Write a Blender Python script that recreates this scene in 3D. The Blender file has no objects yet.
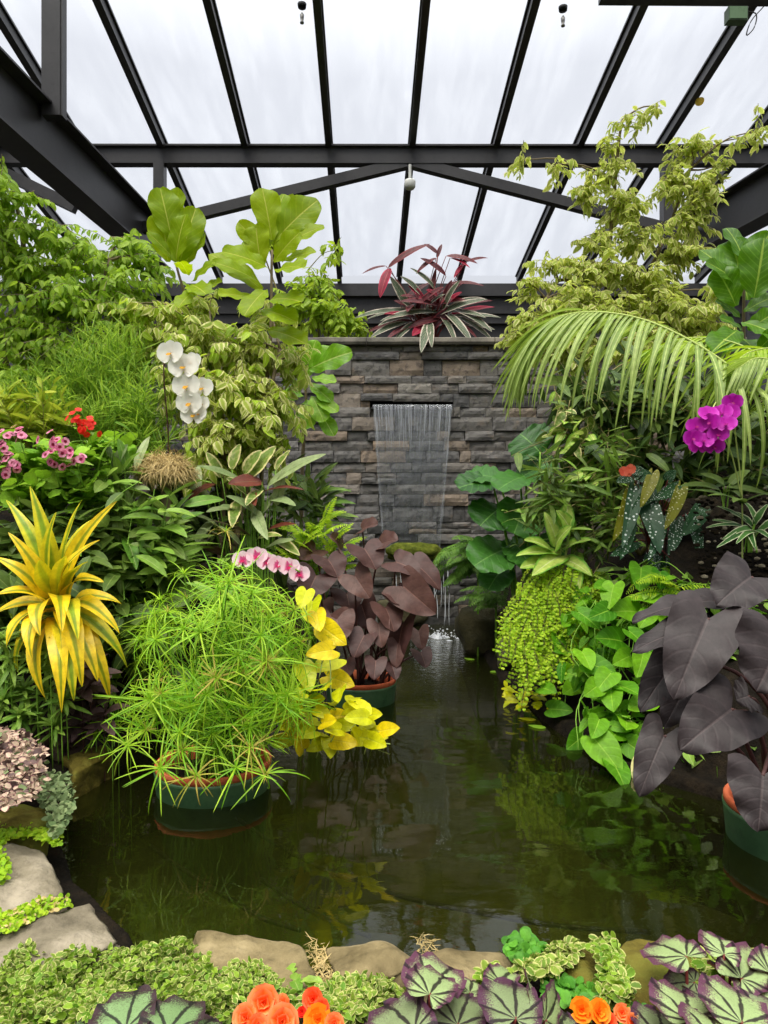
import bpy, math, random
import numpy as np
from mathutils import Vector, noise as mnoise

rng = np.random.default_rng(11)
random.seed(11)
COL = bpy.context.scene.collection
EYE = 1.4           # camera height above the pond surface
FPX = 710.0         # focal length in pixels of the 768x1024 frame


def at(px, py, Y):
    """point at distance Y seen in pixel (px, py)"""
    return np.array([(px - 384.0) * Y / FPX, Y, EYE - (py - 512.0) * Y / FPX])


def on(px, py, z=0.0):
    """point of the level z seen in pixel (px, py), below the horizon"""
    Y = (EYE - z) * FPX / (py - 512.0)
    return at(px, py, Y)


def lin(c):
    return tuple(((v / 255.0) / 12.92 if v / 255.0 <= 0.04045 else ((v / 255.0 + 0.055) / 1.055) ** 2.4) for v in c) + (1.0,)


def unit(a):
    a = np.asarray(a, float)
    return a / np.maximum(np.linalg.norm(a, axis=-1, keepdims=True), 1e-9)


UP = np.array([0.0, 0.0, 1.0])


# ------------------------------------------------------------------ objects
def tag(o, label=None, cat=None, group=None, kind=None):
    if label: o['label'] = label
    if cat: o['category'] = cat
    if group: o['group'] = group
    if kind: o['kind'] = kind
    return o


def thing(name, label, cat, loc, group=None):
    o = bpy.data.objects.new(name, None)
    o.empty_display_size = 0.1
    o.location = tuple(float(v) for v in loc)
    COL.objects.link(o)
    return tag(o, label, cat, group)


def world_of(o):
    w = np.zeros(3)
    while o is not None:
        w = w + np.array(o.location)
        o = o.parent
    return w


class MB:
    """collects faces of one mesh; attributes per vertex: luv = (u across, v along, tint), lp = (x, y, random)"""
    def __init__(s):
        s.v, s.q, s.t, s.luv, s.lp, s.mi, s.n = [], [], [], [], [], [], 0

    def add(s, verts, quads=None, tris=None, luv=None, lp=None, mi=0):
        verts = np.asarray(verts, float).reshape(-1, 3)
        n = len(verts)
        s.v.append(verts)
        s.luv.append(np.zeros((n, 3)) if luv is None else np.asarray(luv, float).reshape(-1, 3))
        s.lp.append(np.zeros((n, 3)) if lp is None else np.asarray(lp, float).reshape(-1, 3))
        if quads is not None and len(quads):
            q = np.asarray(quads, np.int64).reshape(-1, 4) + s.n
            s.q.append((q, mi))
        if tris is not None and len(tris):
            t = np.asarray(tris, np.int64).reshape(-1, 3) + s.n
            s.t.append((t, mi))
        s.n += n

    def build(s, name, mats, parent=None, smooth=True, label=None):
        me = bpy.data.meshes.new(name)
        v = np.concatenate(s.v) if s.v else np.zeros((0, 3))
        if parent is not None:
            v = v - world_of(parent)
        me.vertices.add(len(v))
        me.vertices.foreach_set('co', v.astype(np.float32).ravel())
        loops, starts, mis, pos = [], [], [], 0
        for arr, k in ((s.q, 4), (s.t, 3)):
            for a, mi in arr:
                loops.append(a.ravel())
                starts.append(np.arange(len(a)) * k + pos)
                mis.append(np.full(len(a), mi))
                pos += a.size
        if loops:
            loops = np.concatenate(loops); starts = np.concatenate(starts); mis = np.concatenate(mis)
            me.loops.add(len(loops)); me.loops.foreach_set('vertex_index', loops.astype(np.int32))
            me.polygons.add(len(starts)); me.polygons.foreach_set('loop_start', starts.astype(np.int32))
            me.polygons.foreach_set('material_index', mis.astype(np.int32))
            me.polygons.foreach_set('use_smooth', np.full(len(starts), bool(smooth)))
        for nm, arr in (('luv', s.luv), ('lp', s.lp)):
            at_ = me.attributes.new(nm, 'FLOAT_VECTOR', 'POINT')
            at_.data.foreach_set('vector', np.concatenate(arr).astype(np.float32).ravel())
        me.update(calc_edges=True)
        me.validate()
        for m in (mats if isinstance(mats, (list, tuple)) else [mats]):
            me.materials.append(m)
        o = bpy.data.objects.new(name, me)
        COL.objects.link(o)
        if parent is not None:
            o.parent = parent
        if label: o['label'] = label
        return o


# ------------------------------------------------------------------ leaf blades
def _p(a, b):
    """profile v^a (1-v)^b scaled to a maximum of 1"""
    m = a / (a + b)
    k = (m ** a) * ((1 - m) ** b)
    return lambda v: np.power(np.maximum(v, 0), a) * np.power(np.maximum(1 - v, 0), b) / k


SH = {  # profile, lobe length
    'ovate': (_p(0.62, 0.95), 0.0), 'lance': (_p(0.6, 0.8), 0.0),
    'needle': (lambda v: np.minimum(1, 6 * v + 0.4) * np.power(1 - v, 0.3) + 0.05, 0.0),
    'strap': (lambda v: np.minimum(1, 1.6 * v + 0.5) * np.power(1 - v, 0.55) * 1.1 + 0.005, 0.0),
    'blade': (lambda v: (0.42 + 0.58 * np.sin(np.pi * np.clip(v, 0, 1) ** 0.8)) * np.power(1 - v, 0.45) * 1.12 + 0.003, 0.0),
    'fiddle': (lambda v: (0.25 * np.sin(np.pi * np.minimum(v * 2.2, 1.0)) + np.sin(np.pi * np.power(v, 1.7) * 0.97 + 0.03) ** 0.62) * 0.95 + 0.01, 0.0),
    'heart': (lambda v: np.power(v + 0.05, 0.33) * np.power(np.maximum(1 - v, 0), 0.78) * 1.62, 0.20),
    'sag': (lambda v: np.power(v + 0.16, 0.2) * np.power(np.maximum(1 - v, 0), 0.66) * 1.36, 0.30),
    'round': (lambda v: np.power(np.maximum(v * (1.02 - v), 0) + 0.006, 0.42) * 1.78, 0.10),
    'rex': (lambda v: np.power(v + 0.08, 0.3) * np.power(np.maximum(1.0 - v, 0), 0.5) * 1.42, 0.28),
    'petal': (_p(0.75, 0.4), 0.0), 'fan': (_p(0.9, 0.22), 0.0),
    'disc': (lambda v: np.power(np.maximum(v * (1.0 - v), 0), 0.45) * 1.87 + 0.02, 0.0),
    'rhomb': (_p(0.5, 0.5), 0.0),
}


def arr(x, n):
    return np.broadcast_to(np.asarray(x, float), (n,)).astype(float)


def leaves(mb, P, D, N, L, W, shape='ovate', nu=2, nv=5, curl=0.4, fold=0.25, wave=0.0, wfreq=3.0, cup=0.0,
           tint=None, asym=0.0, twist=0.0, serr=0.0, mi=0):
    """a batch of leaf blades: base points P, directions D, upper-side normals N"""
    P = np.asarray(P, float).reshape(-1, 3); n = len(P)
    D = unit(np.broadcast_to(np.asarray(D, float), (n, 3)))
    N = np.broadcast_to(np.asarray(N, float), (n, 3))
    N = N - (N * D).sum(1, keepdims=True) * D
    bad = np.linalg.norm(N, axis=1) < 1e-3
    if bad.any():
        N = N.copy(); N[bad] = np.cross(D[bad], [0.31, 0.8, 0.2])
    N = unit(N); S = np.cross(N, D)
    L, W, curl, fold, wave, twist = (arr(x, n) for x in (L, W, curl, fold, wave, twist))
    tint = rng.random(n) if tint is None else arr(tint, n)
    prof, lobe = SH[shape]
    v = 0.5 - 0.5 * np.cos(np.pi * np.linspace(0, 1, nv + 1)) if nv > 3 else np.linspace(0, 1, nv + 1)
    v = 0.5 * v + 0.5 * np.linspace(0, 1, nv + 1)
    u = np.linspace(-1, 1, nu + 1)
    w = np.maximum(prof(v), 0.012)
    ang = curl[:, None] * v[None, :]
    Dv = D[:, None] * np.cos(ang)[..., None] - N[:, None] * np.sin(ang)[..., None]
    Nv = N[:, None] * np.cos(ang)[..., None] + D[:, None] * np.sin(ang)[..., None]
    dv = np.diff(v)
    am = curl[:, None] * (0.5 * (v[1:] + v[:-1]))[None, :]
    st = (D[:, None] * np.cos(am)[..., None] - N[:, None] * np.sin(am)[..., None]) * dv[None, :, None] * L[:, None, None]
    C = np.concatenate([np.zeros((n, 1, 3)), np.cumsum(st, 1)], 1) + P[:, None]
    tw = twist[:, None] * v[None, :]
    Sv = S[:, None] * np.cos(tw)[..., None] + Nv * np.sin(tw)[..., None]
    Nv = Nv * np.cos(tw)[..., None] - S[:, None] * np.sin(tw)[..., None]
    au = np.abs(u)
    uw = (u[None, :] * (1 + asym * np.sign(u))[None, :]) * w[:, None]                # (nv,nu)
    if serr:
        uw = uw * (1 + serr * np.sin(v * 40)[:, None] * (au[None, :] > 0.99))
    hw = 0.5 * W
    x = uw[None] * hw[:, None, None]
    f = fold[:, None, None]
    lat = x * np.cos(f)
    hgt = np.abs(x) * np.sin(f) - cup * (x ** 2) / np.maximum(hw[:, None, None], 1e-6)
    ph = rng.random(n) * 6.28
    hgt = hgt + wave[:, None, None] * hw[:, None, None] * (au ** 1.5)[None, None, :] * np.sin(
        wfreq * 6.28 * v[None, :, None] + ph[:, None, None] + (u > 0)[None, None, :] * 1.7)
    lb = lobe * np.sin(np.pi * 0.74 * au)[None, :] * ((1 - v) ** 2.6)[:, None]
    V = C[:, :, None] + Sv[:, :, None] * lat[..., None] + Nv[:, :, None] * hgt[..., None] - Dv[:, :, None] * (lb[None] * L[:, None, None])[..., None]
    a, b = nv + 1, nu + 1
    luv = np.empty((n, a, b, 3)); luv[..., 0] = u; luv[..., 1] = v[:, None]; luv[..., 2] = tint[:, None, None]
    lp = np.empty((n, a, b, 3)); lp[..., 0] = x / L[:, None, None]; lp[..., 1] = v[:, None] - lb; lp[..., 2] = rng.random(n)[:, None, None]
    i, j = np.meshgrid(np.arange(nv), np.arange(nu), indexing='ij')
    q = np.stack([i * b + j, (i + 1) * b + j, (i + 1) * b + j + 1, i * b + j + 1], -1).reshape(-1, 4)
    q = (q[None] + (np.arange(n) * a * b)[:, None, None]).reshape(-1, 4)
    mb.add(V.reshape(-1, 3), quads=q, luv=luv.reshape(-1, 3), lp=lp.reshape(-1, 3), mi=mi)


def tubes(mb, pts, rad, sides=5, tint=None, mi=0, cap=True):
    """round stems: pts (n,k,3), rad scalar, (k,) or (n,k)"""
    pts = np.asarray(pts, float)
    if pts.ndim == 2: pts = pts[None]
    n, k, _ = pts.shape
    rad = np.broadcast_to(np.asarray(rad, float), (n, k))
    T = unit(np.gradient(pts, axis=1))
    ref = np.where(np.abs(T[..., 2:3]) > 0.92, np.array([1.0, 0, 0]), UP)
    A = unit(np.cross(T, ref)); B = np.cross(T, A)
    th = np.linspace(0, 2 * np.pi, sides, endpoint=False)
    ring = A[:, :, None] * np.cos(th)[None, None, :, None] + B[:, :, None] * np.sin(th)[None, None, :, None]
    V = pts[:, :, None] + ring * rad[..., None, None]
    i, j = np.meshgrid(np.arange(k - 1), np.arange(sides), indexing='ij')
    q = np.stack([i * sides + j, i * sides + (j + 1) % sides, (i + 1) * sides + (j + 1) % sides, (i + 1) * sides + j], -1).reshape(-1, 4)
    q = (q[None] + (np.arange(n) * k * sides)[:, None, None]).reshape(-1, 4)
    luv = np.zeros((n, k, sides, 3)); luv[..., 0] = np.cos(th); luv[..., 1] = np.linspace(0, 1, k)[None, :, None]
    luv[..., 2] = (rng.random(n) if tint is None else arr(tint, n))[:, None, None]
    tris = None
    if cap and sides >= 4:
        tr = []
        for e in (0, k - 1):
            for s_ in range(1, sides - 1):
                tr.append([e * sides, e * sides + s_, e * sides + s_ + 1] if e else [0, s_ + 1, s_])
        tr = np.array(tr)
        tris = (tr[None] + (np.arange(n) * k * sides)[:, None, None]).reshape(-1, 3)
    mb.add(V.reshape(-1, 3), quads=q, tris=tris, luv=luv.reshape(-1, 3), mi=mi)


def curve(pts, k=10):
    """smooth Catmull-Rom through pts, k points"""
    p = np.asarray(pts, float)
    if len(p) == 2:
        return p[0] + (p[1] - p[0]) * np.linspace(0, 1, k)[:, None]
    P = np.vstack([2 * p[0] - p[1], p, 2 * p[-1] - p[-2]])
    t = np.linspace(0, len(p) - 1 - 1e-6, k)
    i = t.astype(int); f = (t - i)[:, None]
    a, b, c, d = P[i], P[i + 1], P[i + 2], P[i + 3]
    return 0.5 * (2 * b + (c - a) * f + (2 * a - 5 * b + 4 * c - d) * f ** 2 + (3 * b - a - 3 * c + d) * f ** 3)


def box(mb, lo, hi, tint=0.5, mi=0):
    x0, y0, z0 = lo; x1, y1, z1 = hi
    v = [(x0, y0, z0), (x1, y0, z0), (x1, y1, z0), (x0, y1, z0), (x0, y0, z1), (x1, y0, z1), (x1, y1, z1), (x0, y1, z1)]
    q = [(0, 3, 2, 1), (4, 5, 6, 7), (0, 1, 5, 4), (1, 2, 6, 5), (2, 3, 7, 6), (3, 0, 4, 7)]
    mb.add(v, quads=q, luv=[(0, 0, tint)] * 8, mi=mi)


def prism(mb, a, b, w, h, up=UP, tint=0.5):
    """bar from a to b, width w across, height h along up"""
    a, b = np.asarray(a, float), np.asarray(b, float)
    d = unit(b - a); s = unit(np.cross(d, up)); n = np.cross(s, d)
    v = []
    for p in (a, b):
        for i, j in ((-1, -1), (1, -1), (1, 1), (-1, 1)):
            v.append(p + s * i * w / 2 + n * j * h / 2)
    q = [(0, 3, 2, 1), (4, 5, 6, 7), (0, 1, 5, 4), (1, 2, 6, 5), (2, 3, 7, 6), (3, 0, 4, 7)]
    mb.add(v, quads=q, luv=[(0, 0, tint)] * 8)


def lathe(mb, c, prof, n=40, mi=0):
    """turned body around the vertical through c; prof = [(radius, z)]"""
    th = np.linspace(0, 2 * np.pi, n, endpoint=False)
    V = np.array([[(c[0] + r * math.cos(t), c[1] + r * math.sin(t), c[2] + z) for t in th] for r, z in prof])
    k = len(prof)
    q = [(i * n + j, i * n + (j + 1) % n, (i + 1) * n + (j + 1) % n, (i + 1) * n + j) for i in range(k - 1) for j in range(n)]
    mb.add(V.reshape(-1, 3), quads=q, luv=np.tile([0.5, 0.5, 0.5], (k * n, 1)), mi=mi)


def rnd(n, s=1.0):
    return rng.normal(0, s, (n, 3))
# ------------------------------------------------------------------ materials
class NT:
    def __init__(s, name):
        s.m = bpy.data.materials.new(name); s.m.use_nodes = True
        s.t = s.m.node_tree; s.t.nodes.clear()
        s.out = s.t.nodes.new('ShaderNodeOutputMaterial')

    def n(s, typ, props=None, **ins):
        nd = s.t.nodes.new('ShaderNode' + typ)
        for k, v in (props or {}).items(): setattr(nd, k, v)
        for k, v in ins.items():
            key = int(k[1:]) if k[0] == '_' else k.replace('__', ' ')
            sk = nd.inputs[key]
            if isinstance(v, bpy.types.NodeSocket): s.t.links.new(v, sk)
            else: sk.default_value = v
        return nd

    def math(s, op, a, b=0.0, c=0.0, clamp=False):
        return s.n('Math', {'operation': op, 'use_clamp': clamp}, _0=a, _1=b, _2=c).outputs[0]

    def mix(s, f, a, b, blend='MIX'):
        nd = s.n('Mix', {'data_type': 'RGBA', 'blend_type': blend})
        for i, v in ((0, f), (6, a), (7, b)):
            if isinstance(v, bpy.types.NodeSocket): s.t.links.new(v, nd.inputs[i])
            else: nd.inputs[i].default_value = v
        return nd.outputs[2]

    def step(s, x, lo, hi):
        nd = s.n('MapRange', {'interpolation_type': 'SMOOTHSTEP'}, _0=x, _1=lo, _2=hi, _3=0.0, _4=1.0)
        return nd.outputs[0]

    def attr(s, name):
        a = s.n('Attribute', {'attribute_name': name})
        x = s.n('SeparateXYZ', _0=a.outputs['Vector'])
        return a.outputs['Vector'], x.outputs[0], x.outputs[1], x.outputs[2]

    def noise(s, vec=None, scale=5.0, detail=3.0, rough=0.55):
        nd = s.n('TexNoise', Scale=scale, Detail=detail, Roughness=rough)
        if vec is not None: s.t.links.new(vec, nd.inputs['Vector'])
        return nd.outputs['Fac']

    def obj(s):
        return s.n('TexCoord').outputs['Object']

    def surf(s, sh):
        s.t.links.new(sh, s.out.inputs['Surface']); return s.m


def bsdf(t, color, rough=0.5, spec=0.35, bump=None, bs=0.3, bd=0.01, metal=0.0):
    p = t.n('BsdfPrincipled', Roughness=rough, Metallic=metal)
    p.inputs['Specular IOR Level'].default_value = spec
    if isinstance(color, bpy.types.NodeSocket): t.t.links.new(color, p.inputs['Base Color'])
    else: p.inputs['Base Color'].default_value = color
    if bump is not None:
        b = t.n('Bump', Strength=bs, Distance=bd, Height=bump)
        t.t.links.new(b.outputs[0], p.inputs['Normal'])
    return p.outputs[0]


def leaf_mat(name, c1, c2, edge=None, ew=(0.6, 0.75), mid=None, mw=0.1, vein=None, vn=8.0, vs=0.35, trans=0.35, rough=0.48,
             spec=0.28, tcol=None, tip=None, blotch=0.0, under=None, ribs=0.5, spots=None, mott=(0.68, 1.16)):
    """living leaf: c1..c2 between leaves, coloured margin, midrib and side veins, light coming through the blade"""
    t = NT(name)
    _, u, v, tn = t.attr('luv'); lpv, lx, ly, lr = t.attr('lp')
    au = t.math('ABSOLUTE', u)
    col = t.mix(tn, lin(c1), lin(c2))
    shift = t.n('VectorMath', {'operation': 'MULTIPLY_ADD'}, _0=lpv, _1=(7.0, 7.0, 37.0), _2=(0, 0, 0)).outputs[0]
    nz = t.noise(shift, 1.0, 3.0)
    if blotch:
        col = t.mix(t.math('MULTIPLY', t.step(nz, 0.45, 0.65), blotch), col, lin(edge or c2))
    ph = t.math('FRACT', t.math('SUBTRACT', t.math('MULTIPLY', v, vn), t.math('MULTIPLY', au, vn * 0.28)))
    vd = t.math('ABSOLUTE', t.math('SUBTRACT', ph, 0.5))
    vl = t.math('SUBTRACT', 1.0, t.step(vd, 0.0, 0.16))
    if vein:
        col = t.mix(t.math('MULTIPLY', vl, vs), col, lin(vein))
    if edge:
        e = t.math('ADD', au, t.math('MULTIPLY', t.math('SUBTRACT', nz, 0.5), 0.55))
        col = t.mix(t.step(e, ew[0], ew[1]), col, lin(edge))
    if mid:
        col = t.mix(t.math('SUBTRACT', 1.0, t.step(au, mw * 0.35, mw)), col, lin(mid))
    if tip:
        col = t.mix(t.step(v, 0.8, 1.0), col, lin(tip))
    mo = t.n('MapRange', _0=t.noise(t.obj(), 24.0, 4.0, 0.65), _1=0.3, _2=0.7, _3=mott[0], _4=mott[1]).outputs[0]
    col = t.mix(1.0, col, t.n('CombineXYZ', _0=mo, _1=mo, _2=mo).outputs[0], 'MULTIPLY')
    if spots:
        vo = t.n('TexVoronoi', Scale=spots[1], Randomness=0.75)
        t.t.links.new(lpv, vo.inputs['Vector'])
        col = t.mix(t.math('SUBTRACT', 1.0, t.step(vo.outputs['Distance'], spots[2], spots[2] + 0.1)), col, lin(spots[0]))
    if under:
        g = t.n('NewGeometry').outputs['Backfacing']
        col = t.mix(g, col, lin(under))
    h = t.math('ADD', t.math('MULTIPLY_ADD', vl, -ribs, t.step(au, 0.0, 0.12)), t.math('MULTIPLY', nz, 1.2))
    pr = bsdf(t, col, rough, spec, h, 0.35, 0.004)
    if trans <= 0:
        return t.surf(pr)
    tc = t.mix(0.55, col, lin(tcol or c2))
    tr = t.n('BsdfTranslucent', Color=tc).outputs[0]
    return t.surf(t.n('MixShader', _0=trans, _1=pr, _2=tr).outputs[0])


def stem_mat(name, c1, c2, rough=0.6):
    t = NT(name)
    _, u, v, tn = t.attr('luv')
    nz = t.noise(t.obj(), 30.0, 3.0)
    col = t.mix(t.math('MULTIPLY_ADD', nz, 0.6, t.math('MULTIPLY', tn, 0.4)), lin(c1), lin(c2))
    return t.surf(bsdf(t, col, rough, 0.3, nz, 0.3, 0.004))


def noise_mat(name, cols, scale=4.0, rough=0.8, bump=0.5, bd=0.02, spec=0.25, detail=6.0, patch=None, pscale=2.0, pw=(0.5, 0.62)):
    t = NT(name)
    o = t.obj()
    nz = t.noise(o, scale, detail, 0.62)
    r = t.n('ValToRGB', _0=nz)
    els = r.color_ramp.elements
    while len(els) < len(cols): els.new(0.5)
    for i, c in enumerate(cols):
        els[i].position = 0.3 + 0.4 * i / max(1, len(cols) - 1); els[i].color = lin(c)
    col = t.mix(t.math('MULTIPLY', t.step(t.noise(o, scale * 5.0, 6.0, 0.7), 0.5, 0.7), 0.35), r.outputs[0], lin(tuple(v * 0.55 for v in cols[0])))
    if patch:
        col = t.mix(t.step(t.noise(o, pscale, 5.0), pw[0], pw[1]), col, lin(patch))
    return t.surf(bsdf(t, col, rough, spec, t.noise(o, scale * 3.2, 8.0, 0.65), bump, bd))


M = {}
M['steel'] = noise_mat('dark painted steel', [(50, 49, 50), (62, 60, 61)], 3.0, 0.42, 0.05, 0.002, 0.4)
M['rail'] = noise_mat('glazing bar', [(44, 43, 44), (58, 56, 54)], 6.0, 0.4, 0.05, 0.002, 0.4)
M['soil'] = noise_mat('dark potting soil', [(14, 12, 9), (26, 21, 15), (42, 34, 24)], 9.0, 0.95, 1.0, 0.03, 0.1)
M['stone'] = noise_mat('grey field stone', [(78, 71, 57), (122, 113, 95), (164, 153, 134)], 4.5, 0.85, 0.9, 0.02, 0.2, 8.0)
M['tan_stone'] = noise_mat('tan field stone', [(80, 69, 44), (126, 112, 80), (166, 150, 114)], 4.5, 0.85, 0.9, 0.02, 0.2, 8.0)
M['moss_stone'] = noise_mat('mossy field stone', [(60, 53, 18), (98, 88, 34), (128, 115, 66)], 5.0, 0.9, 0.9, 0.02, 0.15, 8.0, (98, 102, 34), 5.0, (0.45, 0.65))
M['wet_stone'] = noise_mat('wet dark stone', [(44, 44, 26), (68, 64, 40), (88, 80, 54)], 4.0, 0.7, 0.8, 0.03, 0.3, 8.0)
M['terracotta'] = noise_mat('terracotta', [(168, 76, 44), (192, 92, 56), (204, 108, 72)], 7.0, 0.75, 0.15, 0.004, 0.25)
M['green_glaze'] = noise_mat('green plastic', [(44, 74, 46), (60, 94, 60), (78, 108, 74)], 5.0, 0.4, 0.08, 0.003, 0.4)
M['silt'] = noise_mat('algae silt', [(40, 42, 16), (58, 60, 24), (76, 76, 32)], 2.0, 0.95, 0.4)
M['moss'] = noise_mat('wet moss', [(58, 66, 20), (88, 96, 28), (112, 118, 44)], 14.0, 0.9, 1.0, 0.02, 0.15)
M['fibre'] = stem_mat('dry root fibre', (196, 168, 110), (158, 128, 74))
M['bark'] = stem_mat('grey brown bark', (104, 88, 66), (142, 126, 100))
M['twig'] = stem_mat('olive twig', (110, 104, 56), (146, 134, 84))
M['dark_stem'] = stem_mat('dark purple stalk', (52, 30, 32), (84, 52, 46))
M['red_stem'] = stem_mat('dark red stalk', (104, 40, 40), (136, 66, 58))
M['green_stem'] = stem_mat('fresh green stalk', (96, 140, 40), (136, 178, 62))
M['pale_stem'] = stem_mat('pale lime stalk', (150, 168, 82), (178, 190, 110))
M['black'] = noise_mat('black rubber', [(14, 14, 13), (20, 20, 18)], 8.0, 0.6, 0.1, 0.002, 0.3)
M['white_plastic'] = noise_mat('white plastic', [(212, 212, 206), (226, 226, 220)], 4.0, 0.5, 0.05, 0.002, 0.4)
M['brass'] = noise_mat('grey nozzle metal', [(92, 92, 92), (120, 118, 114)], 8.0, 0.4, 0.05, 0.002, 0.5)


def wall_material():
    t = NT('stacked slate')
    _, u, v, tn = t.attr('luv'); lpv, lx, ly, lr = t.attr('lp')
    o = t.obj()
    r = t.n('ValToRGB', _0=tn)
    e = r.color_ramp.elements
    stops = [(0.0, (84, 83, 83)), (0.3, (108, 105, 102)), (0.5, (128, 123, 117)), (0.66, (116, 113, 111)), (0.8, (134, 126, 118)), (0.95, (148, 128, 108)), (1.0, (150, 144, 136))]
    while len(e) < len(stops): e.new(0.5)
    for k, (p, c) in enumerate(stops): e[k].position = p; e[k].color = lin(c)
    sh = t.n('VectorMath', {'operation': 'MULTIPLY_ADD'}, _0=lpv, _1=(0.0, 0.0, 40.0), _2=o).outputs[0]
    nz = t.noise(sh, 9.0, 8.0, 0.65)
    col = t.mix(t.math('MULTIPLY', t.step(nz, 0.54, 0.72), 0.5), r.outputs[0], lin((140, 120, 100)))
    col = t.mix(t.math('MULTIPLY', t.step(t.noise(sh, 16.0, 6.0), 0.52, 0.66), 0.5), col, lin((44, 45, 50)))
    z = t.n('SeparateXYZ', _0=o).outputs[2]
    wet = t.math('SUBTRACT', 1.0, t.step(z, 0.5, 1.5))
    col = t.mix(t.math('MULTIPLY', wet, 0.45), col, lin((40, 40, 30)))
    st = t.n('VectorMath', {'operation': 'MULTIPLY'}, _0=sh, _1=(6.0, 6.0, 11.0)).outputs[0]
    return t.surf(bsdf(t, col, 0.72, 0.3, t.noise(st, 1.6, 9.0, 0.7), 0.7, 0.02))


M['wall'] = wall_material()


def glass_material():
    t = NT('weathered roof glazing')
    o = t.obj()
    st = t.n('VectorMath', {'operation': 'MULTIPLY'}, _0=o, _1=(5.0, 0.9, 1.0)).outputs[0]
    d = t.math('MULTIPLY', t.step(t.noise(st, 0.8, 5.0, 0.6), 0.35, 0.8), 0.10)
    d2 = t.math('MULTIPLY', t.step(t.noise(o, 26.0, 2.0), 0.7, 0.78), 0.12)
    fac = t.math('ADD', t.math('ADD', d, d2), 0.05)
    tr = t.n('BsdfTransparent', Color=(0.97, 0.98, 1.0, 1)).outputs[0]
    tl = t.n('BsdfTranslucent', Color=(0.72, 0.75, 0.8, 1)).outputs[0]
    a = t.n('MixShader', _0=fac, _1=tr, _2=tl).outputs[0]
    g = t.n('BsdfGlossy', Color=(1, 1, 1, 1), Roughness=0.03).outputs[0]
    return t.surf(t.n('MixShader', _0=0.03, _1=a, _2=g).outputs[0])


M['glass'] = glass_material()


def water_material():
    t = NT('murky pond water')
    o = t.obj()
    x = t.n('SeparateXYZ', _0=o)
    dx = t.math('SUBTRACT', x.outputs[0], 0.35); dy = t.math('SUBTRACT', x.outputs[1], 8.1)
    dist = t.math('SQRT', t.math('ADD', t.math('MULTIPLY', dx, dx), t.math('MULTIPLY', dy, dy)))
    near = t.math('SUBTRACT', 1.0, t.step(dist, 0.3, 3.4))
    st = t.n('VectorMath', {'operation': 'MULTIPLY'}, _0=o, _1=(1.6, 3.2, 1.0)).outputs[0]
    calm = t.noise(st, 1.7, 1.5, 0.4)
    st2 = t.n('VectorMath', {'operation': 'MULTIPLY'}, _0=o, _1=(3.0, 5.0, 1.0)).outputs[0]
    rip = t.noise(st2, 4.2, 3.0, 0.6)
    h = t.math('ADD', t.math('MULTIPLY', calm, 0.20), t.math('MULTIPLY', rip, t.math('MULTIPLY_ADD', near, 1.2, 0.015)))
    b = t.n('Bump', Strength=0.5, Distance=0.03, Height=h)
    tr = t.n('BsdfTransparent', Color=(0.56, 0.58, 0.30, 1)).outputs[0]
    df = t.n('BsdfDiffuse', Color=lin((36, 39, 12))).outputs[0]
    body = t.n('MixShader', _0=0.30, _1=tr, _2=df).outputs[0]
    gl = t.n('BsdfGlossy', Color=(1, 1, 1, 1), Roughness=0.02, Normal=b.outputs[0]).outputs[0]
    fr = t.n('Fresnel', IOR=1.5, Normal=b.outputs[0]).outputs[0]
    return t.surf(t.n('MixShader', _0=fr, _1=body, _2=gl).outputs[0])


M['water'] = water_material()


def fall_material():
    t = NT('falling water sheet')
    _, u, v, tn = t.attr('luv')
    c = t.n('CombineXYZ', _0=t.math('MULTIPLY', u, 26.0), _1=t.math('MULTIPLY', v, 2.2)).outputs[0]
    s1 = t.noise(c, 1.0, 4.0, 0.7)
    c2 = t.n('CombineXYZ', _0=t.math('MULTIPLY', u, 60.0), _1=t.math('MULTIPLY', v, 7.0)).outputs[0]
    s2 = t.noise(c2, 1.0, 3.0, 0.7)
    top = t.math('SUBTRACT', 1.0, t.step(v, 0.0, 0.55))
    k = t.math('MULTIPLY', t.step(s1, 0.35, 0.72), t.math('MULTIPLY_ADD', top, 0.5, 0.13))
    k = t.math('ADD', k, t.math('MULTIPLY', t.step(s2, 0.60, 0.76), 0.22))
    rim = t.step(t.math('ABSOLUTE', u), 0.90, 0.98)
    k = t.math('ADD', k, t.math('MULTIPLY', rim, t.math('MULTIPLY', t.step(s2, 0.4, 0.7), 0.5)), clamp=True)
    b = t.n('Bump', Strength=0.6, Distance=0.02, Height=t.math('ADD', s1, t.math('MULTIPLY', s2, 0.5)))
    tr = t.n('BsdfTransparent', Color=(0.86, 0.88, 0.9, 1)).outputs[0]
    gl = t.n('BsdfGlossy', Color=(0.95, 0.97, 1, 1), Roughness=0.12, Normal=b.outputs[0]).outputs[0]
    a = t.n('MixShader', _0=0.07, _1=tr, _2=gl).outputs[0]
    df = t.n('BsdfTranslucent', Color=(0.8, 0.83, 0.88, 1)).outputs[0]
    d2 = t.n('BsdfDiffuse', Color=(0.75, 0.78, 0.84, 1)).outputs[0]
    dd = t.n('MixShader', _0=0.6, _1=df, _2=d2).outputs[0]
    return t.surf(t.n('MixShader', _0=k, _1=a, _2=dd).outputs[0])


M['fall'] = fall_material()


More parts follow.
